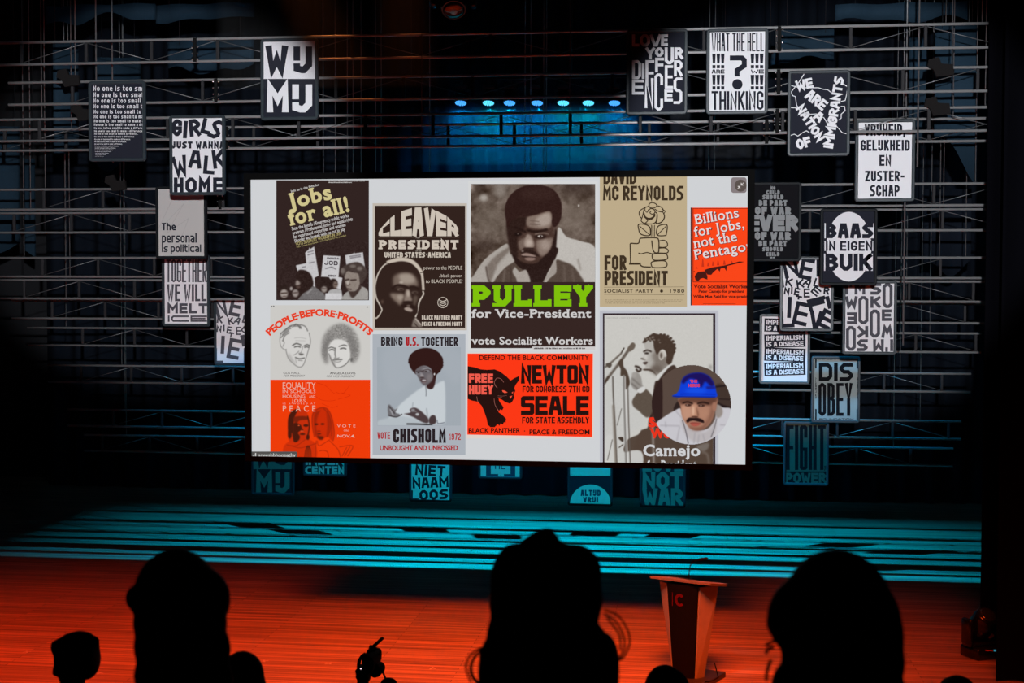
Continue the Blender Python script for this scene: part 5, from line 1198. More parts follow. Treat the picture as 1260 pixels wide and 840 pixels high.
lt = word('DAVID', 742.5, 209.5, 783, 226.5, 3.2, 1.1) + word('MC REYNOLDS', 742, 228.5, 841, 246.5, 3.3, 1.2) + word('FOR', 743.8, 314, 770.8, 332.2, 3.5, 1.3) + word('PRESIDENT', 743.8, 333, 821.8, 351.2, 3.6, 1.2)
lt += setline('SOCIALIST PARTY', 743.5, 355.6, 804, 360, .025, space=1.15) + setline('1980', 824.5, 355.5, 842, 360, .025, space=1.3) + [ellipse(814, 358, 1.9, 1.9, 16)] + line([(743.5, 353.2), (842, 352.8)], .35) + line([(743.5, 362), (842, 362.5)], .35)
tiny = ticks(745, 368.3, 840, 369.3, 6) + ticks(745, 370.3, 838, 371.3, 7) + ticks(745, 372.3, 818, 373.3, 8)
shapes('lettering', pic, 0.0060, [(BR, lt), ((150, 134, 106), tiny)])

# (i) Billions for jobs
BO = (250, 70, 26)
pic = picture((850, 255.3, 930, 375.6), BO, extra=[((66, 30, 34), [rect(849.8, 255.3, 851.2, 375.6)]), ((96, 34, 24), [rect(852.4, 255.8, 853.2, 347), rect(852.4, 256, 930, 256.6), rect(852.4, 346.4, 930, 347.1)])]); pic['label'] = 'orange campaign picture with tilted white words, cut by the screen edge'
bz = lambda pts: [(845+x/6.47, 250+y/6.47) for x, y in pts]
gun = [bz([(62, 580), (90, 545), (150, 540), (165, 580), (165, 608), (130, 595), (110, 600), (90, 622), (70, 610)]), bz([(140, 530), (200, 510), (300, 495), (420, 462), (460, 466), (400, 480), (320, 500), (315, 540), (300, 515), (270, 520), (262, 545), (245, 522), (215, 545), (195, 570), (165, 568)]), bz([(45, 545), (65, 538), (60, 548)])]
gl = [bz([(70, 520), (80, 505), (90, 520)])]
for (x, a) in ((118, 440), (162, 468), (200, 460), (240, 452), (290, 450), (350, 455)): gl.append(bz([(x, 505-(x-118)*.09), (x+6, a), (x+14, a+10), (x+20, 505-(x-118)*.09)]))
shapes('emblem', pic, 0.0040, [((196, 50, 26), gl), ((70, 26, 22), gun)])
ws = []
for tx, x, y, w, h in (('Billions', 855.8, 276.2, 54.5, 12.5), ('for Jobs,', 855, 291.3, 62, 12.5), ('not the', 854.5, 305.4, 53.5, 12.5), ('Pentagon', 855.2, 319.6, 74, 12.5)):
    ws.append((tx, x, y, w, h))
def bil(b): return [q for (tx, x, y, w, h) in ws for q in rot2(setline(tx, x, y-h, x+w, y, b, .035, space=1.06), -9.5, x, y)]
sm = setline('Vote Socialist Workers', 853.2, 349.8, 925, 354.6, .03, .04) + setline('Peter Camejo for president', 859.5, 356.5, 915.5, 360, .035, .03) + setline('Willie Mae Reid for vice-president', 852.8, 362.8, 927, 366.2, .035, .03) + line([(865, 373.6), (905, 373.6)], .4)
shapes('lettering', pic, 0.0060, [((92, 34, 40), [[(x+.6, y+.5) for x, y in q] for q in bil(.035)]), ((226, 214, 214), bil(.012)), ((72, 24, 20), sm)])

# (j) speaker at microphones
pic = picture((738, 381.8, 884, 590), (186, 187, 196), extra=[((52, 40, 46), [rect(741.8, 385.3, 880.2, 590)]), ((200, 198, 193), [rect(743.8, 387.4, 877.3, 590)])]); pic['label'] = 'framed black and white campaign picture of a man at microphones'
pt = Paint(744, 387.6, 877.2, 573.4, (200, 198, 193), 1.8, (738, 380), 8.4)
BW = (80, 66, 56)
pt.poly([(40, 620), (60, 800), (40, 1620), (300, 1620), (300, 1300), (450, 1200), (470, 900), (330, 620)], (194, 194, 192), 2.5, .6)
# face in profile
pt.poly([(455, 345), (500, 335), (550, 330), (620, 420), (690, 500), (720, 560), (640, 650), (590, 690), (550, 655), (510, 640), (455, 632), (452, 615), (475, 590), (450, 565), (470, 545), (430, 515), (455, 490), (455, 450), (470, 420), (460, 380)], (176, 172, 166), .5)
pt.poly([(540, 470), (620, 420), (700, 500), (720, 560), (640, 650), (590, 690), (550, 650), (520, 640), (560, 560)], (120, 110, 102), 2.2, .9); pt.poly([(455, 620), (540, 625), (590, 690), (570, 670), (520, 640), (455, 634)], (76, 62, 54), .5); pt.ell(585, 620, 60, 34, (98, 86, 78), 2.0, .8)
pt.poly([(440, 345), (470, 305), (520, 270), (560, 248), (600, 262), (660, 265), (720, 300), (770, 370), (783, 410), (765, 480), (740, 560), (710, 578), (685, 540), (690, 470), (660, 420), (620, 440), (590, 470), (560, 400), (548, 330), (500, 325), (465, 350)], (70, 55, 46), .5)
rnd = random.Random(2)
for k in range(26): pt.ell(460+rnd.random()*170, 262+rnd.random()*60+max(0, 90-k*5)*.3, 10, 7, (150, 140, 130) if k % 3 == 0 else (66, 52, 44), .5, .8, rnd.random()*180)
for k in range(9): a = math.radians(250+k*16); pt.ell(640+135*math.cos(a), 400+135*math.sin(a), 16, 14, (70, 55, 46), .4)
pt.ell(640, 475, 30, 54, (196, 190, 182), .6, 1, 10); pt.ell(635, 480, 14, 32, (96, 84, 76), .8); pt.line([(640, 425), (672, 440), (675, 490)], 10, (210, 206, 200), .5)
pt.line([(455, 440), (490, 425), (530, 440)], 16, (60, 48, 42), .5); pt.ell(485, 458, 22, 10, (52, 42, 38), .5); pt.line([(430, 512), (470, 522)], 14, (90, 78, 70), .6); pt.poly([(445, 552), (490, 545), (490, 562), (470, 575)], (74, 58, 52), .5); pt.line([(450, 560), (490, 556)], 7, (50, 38, 34), .4); pt.ell(475, 500, 20, 30, (206, 202, 196), 1.0, .8)
# collar, suit, arm, fist
pt.poly([(585, 700), (620, 660), (720, 575), (760, 590), (640, 720), (600, 755)], (206, 205, 202), .4)
pt.poly([(640, 690), (740, 585), (800, 620), (900, 900), (900, 1620), (480, 1620), (480, 1300), (560, 1000), (575, 800), (610, 750)], (66, 50, 43), .5)
pt.poly([(570, 760), (600, 740), (640, 720), (600, 900), (560, 1060), (500, 1200), (540, 950)], (56, 40, 34), .6)
pt.poly([(440, 820), (490, 835), (570, 940), (560, 1000), (530, 1090), (480, 1120), (400, 1050), (350, 1010), (335, 950), (380, 880)], (92, 80, 70), .6); pt.noise(1, .5, 6)
pt.poly([(320, 760), (330, 700), (380, 650), (425, 700), (440, 780), (460, 820), (400, 845), (345, 820)], (150, 145, 140), .6); pt.line([(340, 720), (420, 790)], 12, (112, 106, 101), .8); pt.line([(330, 770), (400, 830)], 12, (105, 98, 94), .8); pt.poly([(385, 840), (450, 800), (475, 830), (420, 870)], (206, 205, 203), .5)
pt.line([(370, 592), (400, 600), (425, 625), (400, 645), (380, 625)], 22, (66, 54, 48), .5); pt.ell(355, 680, 24, 30, (160, 155, 150), .8)
# lower suit and lectern papers
pt.poly([(260, 1400), (300, 1340), (440, 1280), (470, 1250), (480, 1480), (440, 1500), (260, 1480)], (84, 69, 59), .5); pt.poly([(430, 1250), (900, 1250), (1180, 1350), (1180, 1640), (430, 1640)], (82, 66, 56), .6)
pt.poly([(60, 1330), (140, 1330), (160, 1620), (50, 1620)], (206, 205, 202), .8, .6); pt.poly([(262, 1490), (430, 1470), (432, 1640), (262, 1640)], (196, 195, 192), .6)
# microphones and stands
pt.line([(40, 770), (130, 650), (230, 520), (300, 420)], 30, (104, 94, 86), .5); pt.line([(36, 752), (120, 640), (220, 505)], 8, (180, 176, 172), .5); pt.poly([(285, 410), (320, 360), (345, 345), (368, 370), (355, 410), (310, 440)], (104, 92, 82), .5); pt.line([(40, 610), (110, 560), (220, 460)], 20, (110, 101, 93), .5); pt.line([(225, 450), (250, 405)], 14, (70, 60, 54), .4)
pt.poly([(60, 570), (110, 555), (125, 580), (100, 610)], (84, 74, 66), .5); pt.poly([(190, 560), (235, 510), (245, 590), (280, 640), (310, 740), (300, 800), (260, 830), (250, 700), (215, 690), (215, 620)], (78, 64, 54), .5); pt.line([(40, 780), (90, 700)], 22, (76, 62, 54), .5)
pt.line([(135, 700), (140, 900), (158, 1200), (178, 1640)], 14, (84, 76, 70), .5); pt.line([(140, 1000), (168, 1640)], 24, (120, 110, 100), .8, .8)
pt.line([(250, 690), (252, 900), (275, 1640)], 20, (130, 126, 122), .6); pt.line([(262, 700), (290, 1640)], 8, (210, 208, 206), .4); pt.line([(290, 800), (300, 1200), (318, 1640)], 12, (92, 84, 78), .5)
pt.line([(225, 1030), (180, 1200)], 7, (90, 84, 78), .4); pt.line([(130, 1350), (80, 1560)], 7, (90, 84, 78), .4); pt.poly([(190, 1330), (240, 1325), (240, 1375)], (66, 54, 46), .4); pt.line([(200, 1430), (240, 1400)], 10, (70, 58, 50), .4)
pt.line([(545, 1160), (560, 1640)], 16, (176, 170, 166), 1.0, .8); pt.line([(1060, 1480), (1110, 1500), (1130, 1600)], 14, (140, 130, 122), 1.2, .7); pt.poly([(1000, 1420), (1120, 1380), (1120, 1440), (1060, 1470)], (130, 122, 116), 1.0, .7)
pt.ell(1145, 600, 18, 26, (150, 146, 142), 1.2, .8)
pt.build('portrait', pic, 0.0040)
lt = setline('Camejo', 791.5, 546.6, 861.5, 561, .03, .03, space=1.08) + setline('for President', 796, 566, 857, 577, .03, .035, space=1.05)
shapes('lettering', pic, 0.0060, [((206, 206, 208), lt[:]), ((168, 166, 162), ticks(746, 390.5, 800, 391.5, 9)), ((232, 52, 30), setline('Socialist', 797.5, 513, 860, 525.5, .06, .05, 0, .02) + setline('Workers', 799, 526.5, 858, 539, .06, .05))])

# (k) round video call picture
ccx, ccy, cr = 850.7, 497.7, 48.8
pt = Paint(801, 448, 900.5, 547.5, (88, 72, 64), 2, (800, 445), 8.0)
pt.poly([(10, 300), (60, 180), (115, 130), (120, 560), (70, 620), (20, 480)], (50, 34, 32), .5); pt.poly([(640, 230), (740, 235), (800, 380), (790, 470), (720, 450), (640, 420)], (66, 52, 46), .8); pt.line([(650, 245), (735, 235)], 16, (36, 26, 28), .5); pt.line([(640, 390), (690, 430), (790, 460)], 36, (38, 28, 28), .6); pt.line([(680, 365), (790, 370)], 14, (46, 34, 32), .5)
pt.poly([(230, 470), (260, 400), (310, 370), (330, 480), (280, 520)], (46, 34, 32), .5)
WS = (198, 196, 202)
pt.poly([(60, 620), (140, 540), (240, 480), (300, 460), (330, 560), (420, 660), (560, 660), (640, 560), (650, 430), (720, 450), (800, 470), (800, 640), (700, 760), (560, 830), (380, 820), (200, 760)], WS, .5)
pt.poly([(640, 420), (700, 440), (715, 500), (690, 545), (650, 540)], (150, 140, 134), .8); pt.poly([(300, 560), (430, 680), (560, 680), (650, 570), (640, 700), (560, 780), (420, 780), (340, 700)], (184, 178, 180), 1.2)
for p in ([(150, 590), (155, 640)], [(100, 625), (290, 630)], [(250, 480), (320, 560)], [(290, 640), (260, 790)], [(650, 540), (600, 740)], [(480, 720), (470, 800)], [(520, 715), (540, 790)], [(690, 620), (740, 620)], [(440, 700), (430, 800)]): pt.line(p, 9, (156, 152, 158), .8, .8)
pt.line([(318, 575), (350, 680), (375, 800)], 9, (96, 92, 98), .4); pt.line([(655, 560), (630, 660), (600, 740)], 8, (110, 106, 110), .4)
SK = (172, 124, 102)
pt.poly([(298, 350), (300, 440), (315, 540), (360, 620), (410, 665), (470, 675), (540, 650), (600, 590), (640, 470), (640, 340)], SK, .6)
pt.poly([(560, 350), (640, 350), (635, 480), (600, 585), (540, 645), (570, 560), (600, 450)], (120, 82, 66), 2.2, .85); pt.poly([(300, 350), (640, 340), (640, 400), (560, 430), (470, 410), (420, 400), (340, 410), (300, 420)], (96, 62, 50), 1.2, .9)
pt.poly([(310, 440), (400, 450), (410, 530), (370, 560), (330, 560)], (196, 148, 124), 1.6, .8); pt.poly([(480, 470), (560, 470), (570, 520), (520, 550), (490, 530)], (178, 130, 106), 1.6, .8)
pt.line([(325, 405), (370, 395), (415, 410)], 18, (46, 28, 24), .6); pt.line([(470, 410), (520, 398), (575, 410)], 18, (46, 28, 24), .6); pt.ell(375, 425, 32, 12, (60, 36, 30), .6); pt.ell(505, 430, 34, 12, (60, 36, 30), .6); pt.ell(365, 424, 9, 5, (170, 140, 126), .4); pt.ell(500, 430, 9, 5, (170, 140, 126), .4)
pt.poly([(415, 430), (450, 425), (470, 500), (480, 530), (435, 545), (400, 530), (412, 490)], (188, 138, 112), .8); pt.ell(425, 480, 10, 46, (222, 180, 154), 1.0); pt.poly([(455, 440), (480, 520), (465, 530)], (124, 82, 64), .8); pt.ell(440, 540, 36, 7, (84, 50, 40), .5)
pt.poly([(355, 580), (380, 550), (430, 550), (470, 550), (520, 570), (530, 600), (480, 590), (430, 578), (390, 585), (370, 600)], (38, 22, 22), .5)
pt.poly([(390, 600), (440, 592), (500, 605), (470, 622), (420, 622)], (140, 66, 58), .6); pt.poly([(400, 612), (440, 606), (490, 612), (460, 632), (425, 632)], (176, 86, 74), .6); pt.poly([(380, 620), (430, 645), (520, 630), (560, 570), (540, 650), (470, 680), (400, 660)], (104, 66, 54), 1.6, .7); pt.ell(630, 440, 22, 44, (160, 112, 92), .8)
CAPB = (16, 62, 214)
pt.poly([(215, 335), (260, 310), (290, 260), (310, 180), (360, 130), (440, 108), (520, 112), (590, 150), (630, 220), (650, 290), (655, 345), (560, 352), (430, 345), (330, 345), (270, 348)], CAPB, .5)
pt.poly([(310, 185), (360, 130), (440, 108), (520, 112), (590, 150), (630, 220), (600, 240), (540, 195), (500, 260), (470, 190), (390, 165), (330, 215)], (30, 16, 84), 1.0, .95); pt.poly([(560, 240), (640, 245), (640, 262), (560, 268)], (30, 26, 120), .8, .8); pt.line([(300, 318), (430, 312), (640, 322)], 8, (10, 34, 150), .6, .7); pt.ell(450, 285, 110, 26, (26, 88, 240), 2.0, .7); pt.line([(225, 338), (330, 344), (640, 346)], 9, (14, 30, 120), .5)
vp = pt.build('video_tile', screen, 0.0075, lambda x, y: (x-ccx)**2+(y-ccy)**2 < cr*cr); vp['label'] = 'round video picture of a man in a blue cap with a moustache'
shapes('lettering', vp, 0.0090, [((220, 62, 70), setline('THE', 849, 467, 858, 470.6, .05) + setline('NERDS', 846.8, 472, 861, 476, .05))])

# (l) call controls: name tag and shrink button
nt_ = shapes('name_tag', screen, 0.0075, [((84, 82, 80), [rect(300, 555.2, 364.5, 570), [(364, 555.2), (365.6, 556), (366, 557.5), (366, 570), (364, 570)]])])
bars = [rect(311.2, 560, 312, 563), rect(312.6, 558.6, 313.5, 563), rect(314.2, 557, 315.4, 563)]
shapes('lettering', nt_, 0.0090, [((212, 212, 210), bars + setline('aneeshbhoopathy', 318.2, 557.2, 364, 561.8, .01))])
def rrect(x0, y0, x1, y1, r, n=6):
    o = []
    for (cx, cy, a0) in ((x1-r, y1-r, 0), (x0+r, y1-r, 90), (x0+r, y0+r, 180), (x1-r, y0+r, 270)):
        for k in range(n): a = math.radians(a0+90*k/(n-1)); o.append((cx+r*math.cos(a), cy+r*math.sin(a)))
    return o
bt = shapes('shrink_button', screen, 0.0075, [((134, 124, 126), [rrect(899.5, 218.2, 918.6, 237.3, 3.2)]), ((92, 82, 78), [ellipse(911.3, 228.3, 7.4, 7.4, 28)])])
ar = [[(911.6, 224.6), (911.6, 228.2), (915, 228.2)], [(910.8, 228.9), (910.8, 232.6), (907.4, 228.9)]]
ar = ar + stroke([(913, 226.8), (914.8, 225)], .7) + stroke([(909.2, 230.6), (907.6, 232.4)], .7)
shapes('arrows', bt, 0.0090, [((214, 208, 206), ar)])
# ---------------------------------------------------------------- lectern
lx = at_z(848, 829, 0.06)
LB = Vector((lx.x, lx.y, 0.0)); LR = math.radians(-25)
lect = thing('lectern', 'tapered wooden lectern with two pale side wings standing on the red lit stage', 'lectern', LB); lect.rotation_euler = (0, 0, LR)
wood_pale = pbr('pale_wood', (0.26, 0.22, 0.19), 0.5, 0, 0.2, (14, 0.05)); wood_dark = pbr('dark_wood', (0.0045, 0.004, 0.004), 0.7, 0, 0.04, (14, 0.05))
def loc_build(mb, name, mat, parent): return mb.build(name, mat, parent, (0, 0, 0))
def child(mb, name, mat, parent):
    o = mb.build(name, mat, None, (0, 0, 0)); o.parent = parent; return o
# plinth
mb = MB(); mb.rbox(-.31, .31, -.24, .30, 0, .06, .008); child(mb, 'plinth', pbr('plinth_black', (0.03, 0.027, 0.027), 0.5), lect)
# dark front panel, slightly bowed and narrower at the foot
def panel(bx0, bx1, tx0, tx1, by, ty, zb, zt, th, bow, n=8):
    mb = MB(); rows = []
    for (x0, x1, y, z) in ((bx0, bx1, by, zb), (tx0, tx1, ty, zt)):
        rows.append([(x0+(x1-x0)*i/n, y-bow*(1-(2*i/n-1)**2), z) for i in range(n+1)])
    b, t = rows
    for i in range(n):
        mb.poly([b[i], b[i+1], t[i+1], t[i]], 0, True)
        f = lambda p: (p[0], p[1]+th, p[2])
        mb.poly([f(t[i]), f(t[i+1]), f(b[i+1]), f(b[i])], 0, True); mb.poly([t[i], t[i+1], f(t[i+1]), f(t[i])]); mb.poly([f(b[i]), f(b[i+1]), b[i+1], b[i]])
    for k in (0, n):
        f = lambda p: (p[0], p[1]+th, p[2]); q = [b[k], t[k], f(t[k]), f(b[k])]; mb.poly(q if k == 0 else q[::-1])
    return mb
fp = child(panel(-.125, .125, -.185, .185, -.15, -.20, .06, 1.10, .03, .035), 'front_panel', wood_dark, lect)
# red emblem on the front panel
mb = MB(); z0 = .93
def fy(x, z): return -.15-.05*(z-.06)/1.04 - .035*(1-min(1, abs(x)/.17)**2) - .004
cpts = [(.045*math.cos(math.radians(a)), .055*math.sin(math.radians(a))) for a in range(45, 316, 15)]
for q in stroke(cpts, .03, False, False):
    w = [(x-.015, z+z0) for x, z in q]
    ar = sum(a[0]*b[1]-b[0]*a[1] for a, b in zip(w, w[1:]+w[:1])); w = w if ar > 0 else w[::-1]
    mb.prism([(x, fy(x, z), z) for x, z in w], (0, .006, 0))
mb.box(-.112, -.106, fy(-.109, z0)-.001, fy(-.109, z0)+.006, z0-.075, z0+.075)
child(mb, 'emblem', flat('emblem_red', (0.08, 0.006, 0.010), 0.6, 0.03), fp)
# side wings
for s in (-1, 1):
    mb = MB(); A = [(s*.150, -.13, .06), (s*.195, -.02, .06)]; B_ = [(s*.205, -.17, 1.085), (s*.335, -.085 if s < 0 else .02, 1.085)]
    out = Vector((s*.03, -.008, 0))
    q = [A[0], A[1], B_[1], B_[0]]; q = q if s > 0 else q[::-1]
    mb.prism(q, -out if s > 0 else -out)
    child(mb, 'side_wing', wood_pale, lect)
# sloping desk top
mb = MB(); th = .028
P0 = [(-.37, -.26), (.37, -.26), (.40, .05), (.34, .27), (-.34, .27), (-.40, .05)]
top = [(x, y, 1.165-.10*(y+.26)/.53) for x, y in P0]; bot = [(x*.985, y*.97, 1.165-.10*(y+.26)/.53-th) for x, y in P0]
mb.poly(top); mb.poly(bot[::-1])
for i in range(6): j = (i+1) % 6; mb.poly([bot[i], bot[j], top[j], top[i]])
child(mb, 'desk_top', wood_pale, lect)
mb = MB(); mb.box(-.20, .20, -.16, .18, 1.02, 1.085); child(mb, 'inner_box', wood_dark, lect)
# gooseneck microphone
mb = MB(); pts = [(-.02, .02, 1.10), (-.018, .02, 1.20), (-.005, .02, 1.275), (.03, .025, 1.325), (.08, .03, 1.345)]
mb.tube([Vector(p) for p in pts], .006, 8); mic = child(mb, 'gooseneck_microphone', rubber, lect)
mb = MB(); ax = Vector((.09, .035, .018)).normalized(); mb.lathe([(.006, 0), (.014, .015), (.016, .04), (.015, .10), (.008, .115)], (.08, .03, 1.345), 12, 0, ax); child(mb, 'capsule', rubber, mic)
mb = MB(); mb.lathe([(.03, 0), (.03, .012), (.012, .02)], (-.02, .02, 1.105), 14); child(mb, 'foot', black_metal, mic)
# cable dropping at the side onto the plinth
mb = MB(); mb.tube(smooth([(p[0], p[1]) for p in ((0, 0), (1, 0))], 1, False) and [Vector(p) for p in ((.26, .10, .20), (.30, .05, .16), (.36, -.02, .08), (.34, -.12, .062), (.29, -.20, .066), (.28, -.27, .03), (.27, -.34, .006))], .007, 6); child(mb, 'cable', rubber, lect)

# small marks of tape on the stage floor
for i, (px, py, label) in enumerate(((33, 802, 'pale tape mark on the stage floor at the far left'), (122, 828, 'pale tape mark on the stage beside the small curly head'), (404, 816, 'pale tape mark on the stage left of the camera'), (325, 813, 'pale tape mark on the stage above the head behind the bob'), (531, 822, 'pale tape mark on the stage right of the camera'), (890, 827, 'pale tape mark on the stage just right of the lectern foot'))):
    p = at_z(px, py, 0); mb = MB(); a = 0.5+i
    for (c, s_) in ((math.cos(a), math.sin(a)), (-math.sin(a), math.cos(a))):
        d_ = Vector((c, s_, 0)); n_ = Vector((-s_, c, 0)); q = [p-d_*.05-n_*.01, p+d_*.05-n_*.01, p+d_*.05+n_*.01, p-d_*.05+n_*.01]
        mb.prism([(v.x, v.y, 0.001) for v in q], (0, 0, 0.001))
    tag(mb.build('tape_mark', flat('tape_pale', (0.5, 0.42, 0.36), 0.8), None, p), label, 'tape mark', 'tape marks on the stage')

# ---------------------------------------------------------------- video camera on a tripod in the auditorium
CY_ = 8.15
rig_black = pbr('rig_black', (0.004, 0.004, 0.004), 0.8, 0, 0.05)
def cp(zx, zy, dy=0.0):           # a point of the enlarged view (425,775, x12.93) in the camera's plane
    p = at(425+zx/12.93, 775+zy/12.93, CY_); return Vector((p.x, CY_+dy, p.z))
zfl = 0.35
cb = cp(300, 600); rig = thing('video_camera', 'black video camera with a small microphone on top, silhouetted against the red stage', 'camera', (cb.x, CY_, zfl))
def hull(pts, y0, y1, bev=0.008):
    bm = bmesh.new(); vs = [bm.verts.new(p) for p in pts]; f = bm.faces.new(vs)
    r = bmesh.ops.extrude_face_region(bm, geom=[f]); bmesh.ops.translate(bm, vec=(0, y1-y0, 0), verts=[v for v in r['geom'] if isinstance(v, bmesh.types.BMVert)])
    bmesh.ops.recalc_face_normals(bm, faces=bm.faces[:]); bmesh.ops.bevel(bm, geom=bm.edges[:], offset=bev, segments=2, affect='EDGES', profile=.5)
    m = MB(); m.take(bm); return m
def cam_part(name, pts, y0, y1, mat=None, parent=None, bev=.006):
    return hull([tuple(cp(x, y)+Vector((0, y0, 0))) for x, y in pts], y0, y1, bev).build(name, mat or rig_black, parent or rig)
cam_part('body', [(300, 390), (340, 355), (470, 395), (490, 450), (488, 560), (440, 640), (370, 670), (300, 640)], -.07, .16)
mb = MB(); c = cp(375, 520); mb.lathe([(.030, 0), (.036, .03), (.038, .08), (.04, .12)], (c.x, CY_+.15, c.z-.10), 18, 0, (0, 1, 0)); mb.build('lens_barrel', rig_black, rig)
mb = MB(); mb.tube([cp(x, y, -.02) for x, y in ((330, 365), (280, 400), (235, 465), (222, 540), (225, 620))], .011, 8); mb.build('handle', rig_black, rig)
cam_part('tripod_head', [(180, 610), (220, 570), (300, 580), (380, 650), (370, 700), (395, 745), (370, 780), (360, 840), (215, 840), (210, 740), (185, 735), (195, 690)], -.05, .06)
mb = MB(); mb.tube([cp(415, 355, .02), cp(415, 330, .02)], .010, 8); mb.tube([cp(385, 260, .02), cp(392, 340, .02)], .008, 8); mb.tube([cp(410, 330, .02), cp(430, 270, .02)], .022, 10); mc = mb.build('shock_mount', rig_black, rig)
mb = MB(); mb.tube([cp(395, 310, -.05), cp(450, 255, .0), cp(530, 195, .10)], .0105, 10); mb.build('microphone', rubber, mc)
mb = MB(); mb.tube([cp(x, y) for x, y in ((455, 335), (480, 308), (520, 298), (552, 315), (565, 345), (548, 375), (510, 392), (470, 394))], .0035, 6); mb.build('microphone_cable', rubber, mc)
mb = MB(); mb.tube([cp(x, y) for x, y in ((470, 590), (510, 590), (560, 625), (600, 680), (635, 760), (665, 830), (690, 880))], .006, 8); mb.build('pan_arm', rig_black, rig)
c = cp(690, 850); mb = MB(); mb.ball((c.x, CY_, c.z), (.05, .04, .035), 14, 10); mb.build('arm_grip', rubber, rig)
mb = MB(); c = cp(498, 580); mb.ball(c, .016, 10, 8); mb.build('knob', rubber, rig)
mb = MB(); c = cp(292, 560, -.075); mb.ball(c, .0045, 8, 6); mb.build('indicator_light', glow('indicator', (1.0, 0.75, 0.8), 1.2), rig)
hd_ = cp(290, 840)
mb = MB(); mb.tube([hd_+Vector((0, 0, .02)), hd_+Vector((0, 0, -.35))], .03, 10); mb.build('centre_column', rig_black, rig)
for a in (90, 210, 330):
    mb = MB(); d_ = Vector((math.cos(math.radians(a)), math.sin(math.radians(a)), 0)); t0 = hd_+Vector((0, 0, -.1)); t1 = Vector((hd_.x, hd_.y, zfl+.02))+d_*.42
    mb.tube([t0, t1], .018, 8, 0, True, [.022, .014]); leg_ = mb.build('leg', rig_black, rig)
    mb = MB(); mb.ball(t1, (.03, .03, .02), 10, 6); mb.build('rubber_foot', rubber, leg_)

# ---------------------------------------------------------------- people in the stalls (seen from behind)
skin = pbr('skin', (0.20, 0.115, 0.085), 0.55, 0, 0.25); hair_mat = pbr('dark_hair', (0.006, 0.005, 0.005), 0.75, 0, 0.1, (120, 0.3))
shirt = pbr('dark_shirt', (0.012, 0.012, 0.015), 0.9, 0, 0.1); trousers = pbr('dark_trousers', (0.010, 0.010, 0.013), 0.9, 0, 0.1)
def remeshed(mb, name, mat, parent, vox, smooth_it=6, base=None):
    me = bpy.data.meshes.new('tmp'); me.from_pydata([tuple(v) for v in mb.v], [], mb.f); me.update()
    o = bpy.data.objects.new('tmp', me); COL.objects.link(o)
    m = o.modifiers.new('r', 'REMESH'); m.mode = 'VOXEL'; m.voxel_size = vox
    k = o.modifiers.new('s', 'SMOOTH'); k.iterations = smooth_it; k.factor = 0.5
    dg = bpy.context.evaluated_depsgraph_get(); ev = o.evaluated_get(dg); out = bpy.data.meshes.new_from_object(ev, depsgraph=dg)
    bpy.data.objects.remove(o); bpy.data.meshes.remove(me)
    out.name = name; out.materials.clear(); out.materials.append(mat)
    off = base if base is not None else world_of(parent)
    for v in out.vertices: v.co -= off
    for p in out.polygons: p.use_smooth = True
    r = bpy.data.objects.new(name, out); COL.objects.link(r); r.parent = parent; return r

